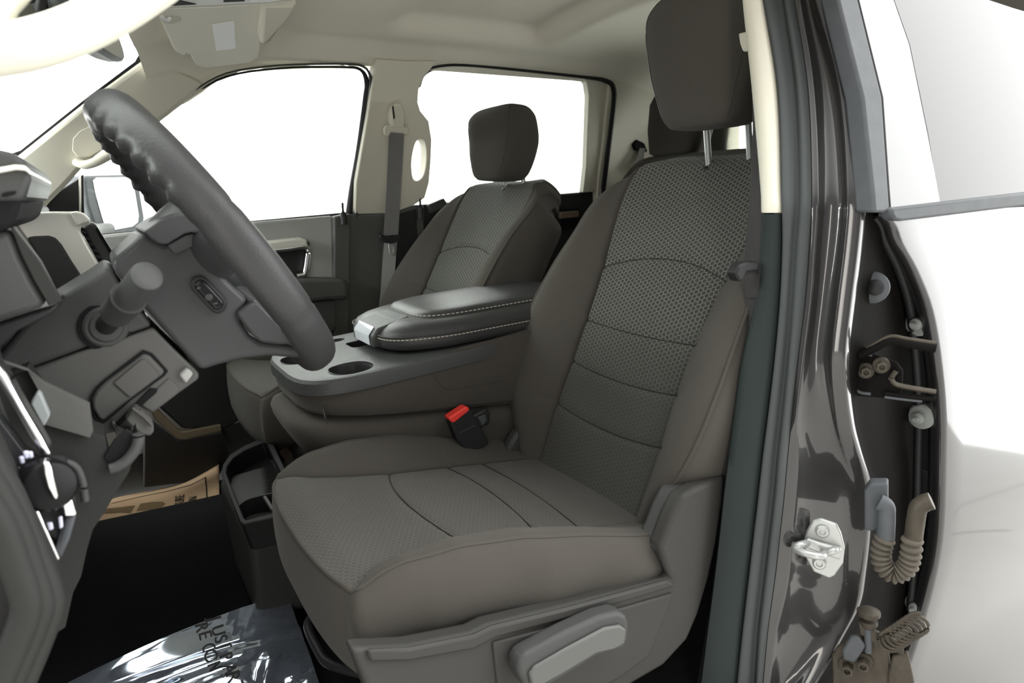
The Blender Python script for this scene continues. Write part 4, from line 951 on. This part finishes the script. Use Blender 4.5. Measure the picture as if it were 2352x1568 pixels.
tube('mirror_stem', [mc-MX*.02, mc-MX*.07+V(0, 0, .03), V(.02, YM, 1.86)], .012, DARK, rm)
sm_ = thing('door_mirror', 'passenger side mirror outside the far front window', 'mirror', P(265, 520, y=2.42))
MO = P(265, 470, y=2.42); MNN = V(.72, -.69, 0).normalized()
def mp(pts, d=0): return [PL(u, v, MO+MNN*d, MNN) for u, v in pts]
slab('mirror_housing', mp([(192, 412), (200, 403), (300, 400), (314, 408), (322, 430), (334, 500), (332, 520), (318, 532), (262, 541), (235, 538), (215, 515), (200, 470)]), -MNN*.09, BOOTG, sm_, bevel=.012, seg=3)
slab('mirror_glass', mp([(214, 415), (222, 408), (292, 407), (303, 414), (310, 440), (319, 495), (317, 510), (305, 520), (262, 528), (248, 526), (238, 510), (222, 455)], .002), -MNN*.003, MIRROR, sm_, bevel=.001)
tube('mirror_mount', [P(205, 528, y=2.205), P(215, 528, y=2.30), P(250, 525, y=2.40)], [.022, .02, .018], GASK, sm_, n=14)
slab('mirror_arm', mp([(215, 520), (260, 530), (330, 522), (330, 545), (200, 552)], -.02), -MNN*.03, BOOTG, sm_, bevel=.006)

# ------------------------------------------------------------------ seat belts
sb = thing('seat_belt', 'grey passenger seat belt hanging from the far centre pillar', 'seat belt', P(890, 690, y=2.1), 'front seat belts')
strap('webbing', [far(911, 300, 2.10), far(906, 400, 2.10), far(898, 540, 2.09)], .047, .002, (.98, -.1, .05), WEB, sb)
strap('webbing', [far(898, 548, 2.09), far(893, 610, 2.088), far(888, 680, 2.085), far(878, 760, 2.08)], .042, .002, (.95, -.3, .05), WEB, sb)
an = slab('belt_anchor', fars([(898, 262), (904, 242), (912, 235), (922, 238), (929, 252), (932, 275), (929, 295), (914, 298), (902, 292)], 2.10), (0, .035, .005), BEIGE, sb, bevel=.009, seg=3)
slab('guide_loop', fars([(884, 290), (890, 286), (898, 290), (932, 292), (938, 292), (940, 302), (934, 312), (925, 306), (898, 304), (893, 313), (884, 308), (882, 298)], 2.095), (0, .012, 0), BEIGE, an, bevel=.003)
slab('cover_slot', fars([(901, 245), (904, 242), (908, 270), (904, 275)], 2.098), (0, .004, 0), DARK, an, bevel=.001)
slab('retainer_clip', PP([(871, 540), (878, 537), (890, 543), (912, 543), (917, 539), (920, 546), (915, 555), (900, 559), (884, 557), (875, 550)], y=2.075), (0, .02, 0), DARK, sb, bevel=.003)
tg_ = ringslab('tongue', PP([(892, 560), (903, 561), (907, 568), (908, 584), (900, 587), (895, 582)], y=2.08), PP([(896, 566), (901, 567), (903, 570), (903, 579), (900, 580), (898, 577)], y=2.08), (0, .004, 0), STEEL, sb, bevel=.0008)
sb2 = thing('seat_belt', 'dark driver seat belt running down beside the near door pillar', 'seat belt', P(1650, 1500, y=.72), 'front seat belts')
def bl_(u, v, y=.70): return near(u, v, y)
BWD = V(.80, -.55, .0)
def bpts(L): return [V(*[(a+b)/2 for a, b in zip(bl_(u0, v), bl_(u1, v))]) for u0, u1, v in L]
def bstrap(name, L, m, y0=.705, y1=.675):
    rows = []
    for u0, u1, v in L:
        a, b = near(u0, v, y0), near(u1, v, y1); n_ = V(-.55, -.8, 0).normalized()*.001
        rows.append([a-n_, b-n_, b+n_, a+n_])
    return grid(name, rows, m, sb2, closed=True, caps=True, ang=40)
bstrap('webbing', [(1718, 1745, 40), (1728, 1752, 170), (1729, 1757, 300), (1722, 1755, 450), (1716, 1752, 520), (1710, 1746, 610)], WEBD)
bstrap('webbing', [(1712, 1748, 628), (1709, 1738, 700), (1704, 1725, 800), (1690, 1712, 950), (1672, 1690, 1120), (1648, 1670, 1300), (1622, 1645, 1450), (1598, 1632, 1590), (1585, 1625, 1680)], WEBD)
bstrap('webbing_fold', [(1712, 1746, 630), (1712, 1744, 655), (1714, 1742, 684)], WEBD, .698, .669)
slab('retainer_clip', [near(u, v, .665) for u, v in ((1690, 628), (1698, 610), (1712, 602), (1744, 600), (1744, 622), (1716, 626), (1708, 645), (1700, 648))], (.0, .02, 0), GASK, sb2, bevel=.004, seg=3)
slab('belt_anchor', [near(u, v, .69) for u, v in ((1718, 70), (1724, 74), (1732, 100), (1734, 116), (1728, 112), (1722, 95))], (0, .02, 0), BEIGE, sb2, bevel=.003)
# rear belt guide
rg = slab('belt_guide', PP([(1456, 330), (1463, 320), (1480, 328), (1490, 332), (1487, 350), (1462, 345)], y=2.06), (0, .03, 0), BLACK, bevel=.004)
tag(rg, 'small black belt guide on top of the rear bench by the far corner', 'belt guide')
strap('webbing', PP([(1476, 340), (1472, 360), (1470, 400)], y=2.06), .03, .002, (1, 0, 0), WEB, rg, sm=2)
# driver buckle
bk = thing('belt_buckle', 'black seat belt buckle with a red button beside the driver seat', 'buckle', P(1100, 1025, y=1.18))
BQ = [(1033, 966), (1078, 940), (1130, 1022), (1085, 1048)]
slab('buckle_body', PP([(1033, 966), (1080, 938), (1096, 965), (1125, 1018), (1078, 1048), (1050, 1010)], y=1.172), (0, .024, 0), DARK, bk, bevel=.004, seg=3)
slab('release_button', PP([(1031, 962), (1034, 958), (1070, 934), (1079, 936), (1078, 944), (1044, 971), (1038, 971)], y=1.170), (0, .024, 0), RED, bk, bevel=.003)
tube('buckle_seam', PP([(1056, 994), (1092, 976)], y=1.1715), .0008, GREY2, bk, n=6, sm=1)
bk2 = thing('belt_buckle', 'small black centre buckle with a grey slot behind the red-button buckle', 'buckle', P(1105, 975, y=1.18))
slab('buckle_body', PP([(1085, 955), (1118, 938), (1128, 950), (1124, 975), (1100, 985)], y=1.178), (0, .02, 0), DARK, bk2, bevel=.004)
slab('slot_plate', PP([(1098, 958), (1115, 952), (1118, 966), (1108, 978)], y=1.176), (0, .004, 0), BOOTG, bk2, bevel=.001)

# ------------------------------------------------------------------ centre console (folded middle seat)
cc = thing('center_console', 'dark grey centre console with cup holders and padded armrest lid', 'console', (.55, YM+.01, .98))
CYc = YM+.005
def cz_bot(x): return 1.10-.10*(x-.25)
def cz_top(x): return 1.1445+.075*(x-.25)
def cring(kz, a, b, e=4.2, n=96, cx=.602, zf=None):
    out = []
    for p in super_ring((cx, CYc, 0), a, b, e, (1, 0, 0), (0, 1, 0), n):
        zb, zt = cz_bot(p.x), cz_top(p.x)+.026*smooth(.49, .59, p.x); out.append(V(p.x, p.y, zb+(zt-zb)*kz))
    return out
body = grid('console_body', [cring(k, .313*s, .182*s2) for k, s, s2 in ((-.0, .80, .70), (-.02, .90, .88), (.06, .965, .955), (.2, .99, .985), (.5, 1.0, 1.0), (.85, 1.0, 1.0), (1, .99, .985))], FAB, cc, closed=True, caps=True, ang=70)
from mathutils.bvhtree import BVHTree
bd_ = BVHTree.FromPolygons([v.co for v in body.data.vertices], [p.vertices for p in body.data.polygons])
def onbody(u, v):
    r = (FW+RT*((u-1176)/FPX)-UP*((v-784)/FPX)).normalized(); h = bd_.ray_cast(CAM, r)[0]
    return h if h is not None else P(u, v, y=CYc-.182)
tube('body_seam', [onbody(u, v) for u, v in ((738, 905), (741, 930), (746, 955), (750, 970))], .0012, GREY2, body, n=6)
tube('body_seam', [onbody(u, v) for u, v in ((985, 838), (1000, 868), (1025, 892), (1070, 888), (1160, 872))], .0012, GREY2, body, n=6)
# moulded tray with the cup holders
def tring(dz, s, e=4.2):
    out = []
    for p in super_ring((.537, CYc, 0), .255*s, .186*s, e, (1, 0, 0), (0, 1, 0), 96): out.append(V(p.x, p.y, cz_top(p.x)+dz))
    return out
CONS = mat('console_plastic', (.05, .052, .052), .42, bump=.35, bscale=350)
tray = grid('cup_tray', [tring(-.012, .97), tring(-.010, 1.0), tring(.012, 1.0), tring(.018, .985), tring(.020, .95)], CONS, cc, closed=True, caps=True, ang=60)
cutters = []; wells = []
ztop = 1.205
def hole(u, v, ru, rd, name='cup_well', e=2.2, deep=.075):
    c0 = P(u, v, z=1.172); z0 = cz_top(c0.x)+.03
    lv = [(V(c0.x, c0.y, z0), ru, rd, e), (V(c0.x, c0.y, z0-.1), ru, rd, e)]
    cutters.append(blob('cutter', lv, None if False else BLACK, n=40))
    zt = cz_top(c0.x)+.018
    wells.append((name, c0, ru, rd, e, zt, deep))
hole(806, 848, .042, .044); hole(690, 822, .040, .044); hole(830, 797, .030, .030, 'coin_well', 4, .05); hole(772, 788, .020, .016, 'coin_well', 2.2, .03)
cut(tray, cutters)
# body opening under the holes
for (nm, c0, ru, rd, e, zt, dp) in wells:
    c_ = blob('cutter', [(V(c0.x, c0.y, zt+.05), ru+.002, rd+.002, e), (V(c0.x, c0.y, zt-dp-.004), ru*.93, rd*.93, e)], BLACK, n=40)
    cut(body, [c_])
    blob(nm, [(V(c0.x, c0.y, zt), ru+.001, rd+.001, e), (V(c0.x, c0.y, zt-.004), ru-.001, rd-.001, e), (V(c0.x, c0.y, zt-dp), (ru-.001)*.9, (rd-.001)*.9, e), (V(c0.x, c0.y, zt-dp-.001), .002, .002, 2)], DARK, tray, n=40)
bpy.data.objects  # wells keep their open top: drop the cap face
for o in list(tray.children):
    me = o.data; bm = bmesh.new(); bm.from_mesh(me)
    bm.faces.ensure_lookup_table(); top = max(bm.faces, key=lambda f: (len(f.verts), f.calc_center_median().z)); bmesh.ops.delete(bm, geom=[top], context='FACES_ONLY')
    bm.to_mesh(me); bm.free(); s_ = o.modifiers.new('t', 'SOLIDIFY'); s_.thickness = .0015
# padded lid
def lring(dz, s, sy=1.0, e=5, tilt=.045):
    out = []
    for p in super_ring((.725, CYc+.01, 0), .255*s, .170*s*sy, e, (1, 0, 0), (0, 1, 0), 96):
        w = 1-.10*smooth(.62, .47, p.x); y = CYc+.01+(p.y-CYc-.01)*w
        out.append(V(p.x, y, 1.192+tilt*(p.x-.47)+dz))
    return out
lid = grid('armrest_lid', [lring(-.004, .94), lring(0, .985), lring(.012, 1.0), lring(.024, 1.0), lring(.030, .985), lring(.036, .965), lring(.044, .90), lring(.050, .80), lring(.055, .55), lring(.057, .2)], LEATHER, cc, closed=True, caps=True, ang=70)
tube('lid_seam', lring(.0268, 1.003)[::1], .0018, LEATHER, lid, closed=True, sm=1, n=6)
bm = bmesh.new()
q = resample(lring(.021, 1.0035), 170, True)
for i, p in enumerate(q):
    d = (q[(i+1) % 170]-p).normalized(); 
    if p.y < CYc: box('', p, (.0065, .0012, .0016), None, bm=bm, rot=Matrix((d, V(0, 0, 1).cross(d), V(0, 0, 1))).transposed())
fin('stitching', bm, STITCH, lid)
def pad(dz, s, e=5):
    out = []
    for p in super_ring((.760, CYc+.01, 0), .205*s, .125*s, e, (1, 0, 0), (0, 1, 0), 72): out.append(V(p.x, p.y, 1.192+.045*(p.x-.47)+dz))
    return out
grid('lid_pad', [pad(.040, 1.02), pad(.053, 1.0), pad(.059, .97), pad(.064, .85), pad(.066, .5), pad(.0665, .1)], LEATHER, lid, closed=True, caps=True, ang=70)
bm = bmesh.new()
q = resample(pad(.0555, 1.012), 120, True)
for i, p in enumerate(q):
    d = (q[(i+1) % 120]-p).normalized()
    if p.y < CYc-.02: box('', p, (.006, .0012, .0014), None, bm=bm, rot=Matrix((d, V(0, 0, 1).cross(d), V(0, 0, 1))).transposed())
fin('stitching', bm, STITCH, lid)
lx = .471
lt = slab('latch', [V(lx-.010, CYc-.062, 1.1925), V(lx-.012, CYc-.062, 1.2155), V(lx+.0, CYc-.062, 1.2325), V(lx+.075, CYc-.055, 1.2495), V(lx+.078, CYc-.055, 1.2405), V(lx+.02, CYc-.062, 1.1955)], (0, .125, 0), CONS, lid, bevel=.004, seg=3)
strap('latch_label', [V(lx-.0118, CYc, 1.1965), V(lx-.0138, CYc, 1.2150), V(lx-.0125, CYc, 1.2185), V(lx-.001, CYc, 1.2335)], .09, .0012, (0, 1, 0), mat('clear_label', (.55, .58, .62), .08, coat=1), lt, sm=1)

# middle seat cushion under the console
cs_ = grid('middle_seat_cushion', [[V(p.x, p.y, z-.10*(p.x-.3)+.0) for p in super_ring((.617, CYc, 0), .348*s, .166*s2, 4, (1, 0, 0), (0, 1, 0), 72)] for z, s, s2 in ((.985, .84, .90), (1.0, .90, .96), (1.03, .955, .99), (1.055, .99, 1.0), (1.07, 1.0, 1.0), (1.083, .985, .95), (1.09, .93, .86), (1.093, .7, .6))], FAB, closed=True, caps=True, ang=70)
tag(cs_, 'dark cloth middle seat cushion beneath the folded console', 'seat cushion')
# storage bin in front of it
sbn = thing('storage_bin', 'black open storage bin with ribbed floor between the front seats', 'bin', (.25, 1.36, ZF))
TO = P(555, 1203, y=1.21); TA = P(510, 1070, y=1.53); TB = P(612, 1003, y=1.60)
TNm = (TA-TO).cross(TB-TO).normalized()
if TNm.z < 0: TNm = -TNm
def tp(pts, d=0): return [PL(u, v, TO+TNm*d, TNm) for u, v in pts]
o_ = tp([(508, 1085), (512, 1065), (530, 1042), (560, 1023), (606, 1003), (622, 1004), (640, 1045), (662, 1090), (690, 1150), (705, 1170), (560, 1204), (552, 1200), (530, 1145)])
i_ = tp([(519, 1085), (521, 1070), (536, 1050), (562, 1033), (602, 1015), (612, 1016), (628, 1052), (650, 1094), (676, 1142), (688, 1160), (566, 1193), (560, 1188), (540, 1140)])
ringslab('bin_wall', o_, i_, -TNm*.055, BINM, sbn, bevel=.003)
slab('bin_floor', [p-TNm*.045 for p in i_], -TNm*.008, BINM, sbn, bevel=0)
bm = bmesh.new()
a0, a1 = tp([(528, 1085), (612, 1045)], -.044); b0_, b1_ = tp([(556, 1165), (668, 1130)], -.044)
for k in range(34):
    t = k/33; p = a0.lerp(b0_, t); q_ = a1.lerp(b1_, t); d = (q_-p)
    box('', (p+q_)/2, (d.length, .0022, .007), None, bm=bm, rot=Matrix((d.normalized(), TNm.cross(d.normalized()), TNm)).transposed())
fin('floor_ribs', bm, BINM, sbn)
dv_ = tp([(540, 1168), (565, 1148), (610, 1135), (690, 1118)], -.005)
strap('divider', [p-TNm*.018 for p in dv_], .036, .004, tuple(TNm), BINM, sbn)
tube('divider_rib', [tp([(606, 1138)], -.01)[0], tp([(628, 1172)], -.01)[0]], .004, GREY2, sbn, n=8)
slab('bin_base', [V(.165, 1.215, ZF+.075), V(.165, 1.215, TO.z-.035), V(.38, 1.215, TO.z-.02), V(.42, 1.215, ZF+.075), V(.30, 1.215, ZF+.06)], (0, .33, 0), KNEE, sbn, bevel=.014, seg=3)

# ------------------------------------------------------------------ floor clutter
pm = thing('paper_floor_mat', 'tan printed paper mat on the far footwell floor', 'paper mat', P(400, 1150, z=ZF+.03))
def pmz(x, y): return ZF+.012+.05*smooth(.05, .30, x)+.05*smooth(-.2, -.6, x)
PMC = [P(160, 1190, z=ZF+.02), P(340, 1142, z=ZF+.02), P(503, 1066, z=ZF+.05)]
xa, xb = -.30, .262
def pedge(x): return 2.10
rows = []
top = resample(catmull([P(170, 1180, z=ZF+.012), P(270, 1142, z=ZF+.012), P(360, 1124, z=ZF+.014), P(430, 1104, z=ZF+.022), P(503, 1066, z=ZF+.055)], 10), 40)
bot = [V(p.x+.02*(k/39), 1.62, p.z) for k, p in enumerate(top)]
br = P(505, 1150, z=ZF+.05)
bot = resample([P(40, 1290, z=ZF+.012), P(300, 1260, z=ZF+.012), P(505, 1225, z=ZF+.055)], 40)
rows = [[a.lerp(b_, k/12)+V(0, 0, .0) for a, b_ in zip(top, bot)] for k in range(13)]
mt = grid('paper_sheet', rows, KRAFT, pm, thick=-.0006)
def on_sheet(u, v, up=.0012):
    best = None
    r = FW+RT*((u-1176)/FPX)-UP*((v-784)/FPX)
    loc = mt_bvh.ray_cast(CAM, r.normalized())[0]; ok = loc is not None
    return loc+V(0, 0, up) if ok else P(u, v, z=ZF+.02)
from mathutils.bvhtree import BVHTree
mt_bvh = BVHTree.FromPolygons([v.co for v in mt.data.vertices], [p.vertices for p in mt.data.polygons])
def inkstrip(name, A, B, m, n=14):
    a = resample(A, n); b_ = resample(B, n)
    grid(name, [[on_sheet(p.x, p.y) for p in a], [on_sheet((p.x+q.x)/2, (p.y+q.y)/2) for p, q in zip(a, b_)], [on_sheet(p.x, p.y) for p in b_]], m, mt)
inkstrip('border_line', [V(255, 1156.5, 0), V(330, 1139, 0), V(385, 1128, 0), V(440, 1113, 0), V(470, 1097, 0)], [V(255, 1157.6, 0), V(330, 1140, 0), V(385, 1129.4, 0), V(440, 1114.6, 0), V(470, 1099, 0)], INK)
inkstrip('border_line', [V(470, 1097, 0), V(473, 1120, 0), V(474, 1160, 0)], [V(473.5, 1095, 0), V(476, 1120, 0), V(478, 1160, 0)], INK)
inkstrip('printed_bar', [V(225, 1170, 0), V(280, 1165, 0), V(311, 1161, 0)], [V(225, 1182, 0), V(280, 1178, 0), V(300, 1180, 0)], INKB)
inkstrip('printed_bar', [V(323, 1157, 0), V(350, 1153, 0), V(374, 1152.5, 0), V(380, 1157, 0)], [V(313, 1175, 0), V(345, 1172, 0), V(374, 1165, 0), V(380, 1158, 0)], INKB)
def lettering(body, p0, p1, h, ypix):
    a, b_ = on_sheet(*p0), on_sheet(*p1); d = (b_-a); L = d.length; d.normalize()
    up_ = V(0, 0, 1); s = up_.cross(d).normalized(); n2 = d.cross(s).normalized()
    M = Matrix((d, s, n2)).transposed().to_4x4(); M.translation = a+V(0, 0, .004)
    return text('printed_text', body, h, INK, M, mt, align='LEFT')
lettering('PLEASURE', (410, 1188), (416, 1134), .034, 0)
lettering('AGAIN', (441, 1174), (446, 1134), .030, 0)

# crumpled clear plastic sheet on the near floor
bg = thing('plastic_bag', 'shiny clear plastic sheet with printed letters on the dark floor', 'plastic bag', P(450, 1500, z=ZF+.02))
random.seed(4)
A0, A1 = P(130, 1582, z=ZF+.09), P(660, 1367, z=ZF+.09)
B0, B1 = P(140, 1760, z=ZF+.035), P(745, 1600, z=ZF+.035)
NU, NVv = 110, 60; rows = []
for j in range(NVv+1):
    b = j/NVv; r = []
    for i in range(NU+1):
        a = i/NU
        p = A0.lerp(A1, a).lerp(B0.lerp(B1, a), b)
        z = (.004+.010*smooth(.45, .8, b))*math.sin(3.2*b*math.pi+1.2*math.sin(2.2*a)+.5)+(.001+.005*smooth(.4, .7, b))*math.sin(9*b+5*a)+.008*math.exp(-((b-.30-.10*a)/.05)**2)
        z += .003*math.sin(23*a+9*b)*math.sin(17*b-4*a)*smooth(.45, .8, b)+.0006*math.sin(71*a-13*b)*math.sin(53*b+21*a)*smooth(.5, .9, max(a, b))
        z += .012*max(0, math.sin(14*a+4*b))**6*smooth(.45, .7, b)
        r.append(p+V(0, 0, z*.8+.012*math.sin(a*2.8)))
    rows.append(r)
m = FILM; nt = m.node_tree; nt.nodes.clear()
o = nt.nodes.new('ShaderNodeOutputMaterial'); mx = nt.nodes.new('ShaderNodeMixShader'); t = nt.nodes.new('ShaderNodeBsdfTransparent'); g = nt.nodes.new('ShaderNodeBsdfGlossy')
t.inputs[0].default_value = (.62, .70, .85, 1); g.inputs['Roughness'].default_value = .06; g.inputs[0].default_value = (.78, .86, 1, 1)
f = nt.nodes.new('ShaderNodeLayerWeight'); f.inputs[0].default_value = .45; mr = nt.nodes.new('ShaderNodeMapRange'); mr.inputs['To Min'].default_value = .35; mr.inputs['To Max'].default_value = .95
nt.links.new(f.outputs['Fresnel'], mr.inputs[0]); df = nt.nodes.new('ShaderNodeBsdfDiffuse'); df.inputs[0].default_value = (.55, .62, .75, 1); m2 = nt.nodes.new('ShaderNodeMixShader'); m2.inputs[0].default_value = .16; nt.links.new(t.outputs[0], m2.inputs[1]); nt.links.new(df.outputs[0], m2.inputs[2])
nt.links.new(mr.outputs[0], mx.inputs[0]); nt.links.new(m2.outputs[0], mx.inputs[1]); nt.links.new(g.outputs[0], mx.inputs[2]); nt.links.new(mx.outputs[0], o.inputs[0])
film = grid('plastic_film', rows, FILM, bg, ang=180)
fb = BVHTree.FromPolygons([v.co for v in film.data.vertices], [p.vertices for p in film.data.polygons])
def bagtext(body, pix, size):
    for ch, (u, v) in zip(body, pix):
        if ch == ' ': continue
        r = (FW+RT*((u-1176)/FPX)-UP*((v-784)/FPX)).normalized(); ok = fb.ray_cast(CAM, r)
        if ok[0] is None: continue
        d = (P(540, 1560, z=ZF)-P(485, 1430, z=ZF)).normalized(); n2 = ok[1] if ok[1].z > 0 else -ok[1]
        d = (d-n2*d.dot(n2)).normalized(); s = n2.cross(d)
        M = Matrix((d, s, n2)).transposed().to_4x4(); M.translation = ok[0]+n2*.001
        text('printed_text', ch, size, INK, M, film)
bagtext('JUST PART', [(492, 1420), (500, 1448), (506, 1467), (515, 1484), (0, 0), (518, 1508), (526, 1536), (534, 1554), (544, 1580)], .030)
bagtext('RE CON', [(462, 1440), (470, 1458), (0, 0), (478, 1488), (483, 1507), (492, 1530)], .030)

# ------------------------------------------------------------------ origins at each top-level mesh's own base
bpy.context.view_layer.update()
for o in list(S.objects):
    if o.parent is None and o.type == 'MESH':
        cs = [V(c) for c in o.bound_box]
        c = V(sum(p.x for p in cs)/8, sum(p.y for p in cs)/8, min(p.z for p in cs))
        o.data.transform(Matrix.Translation(-c)); o.location = o.location+c
        for ch in o.children: ch.location = ch.location-c
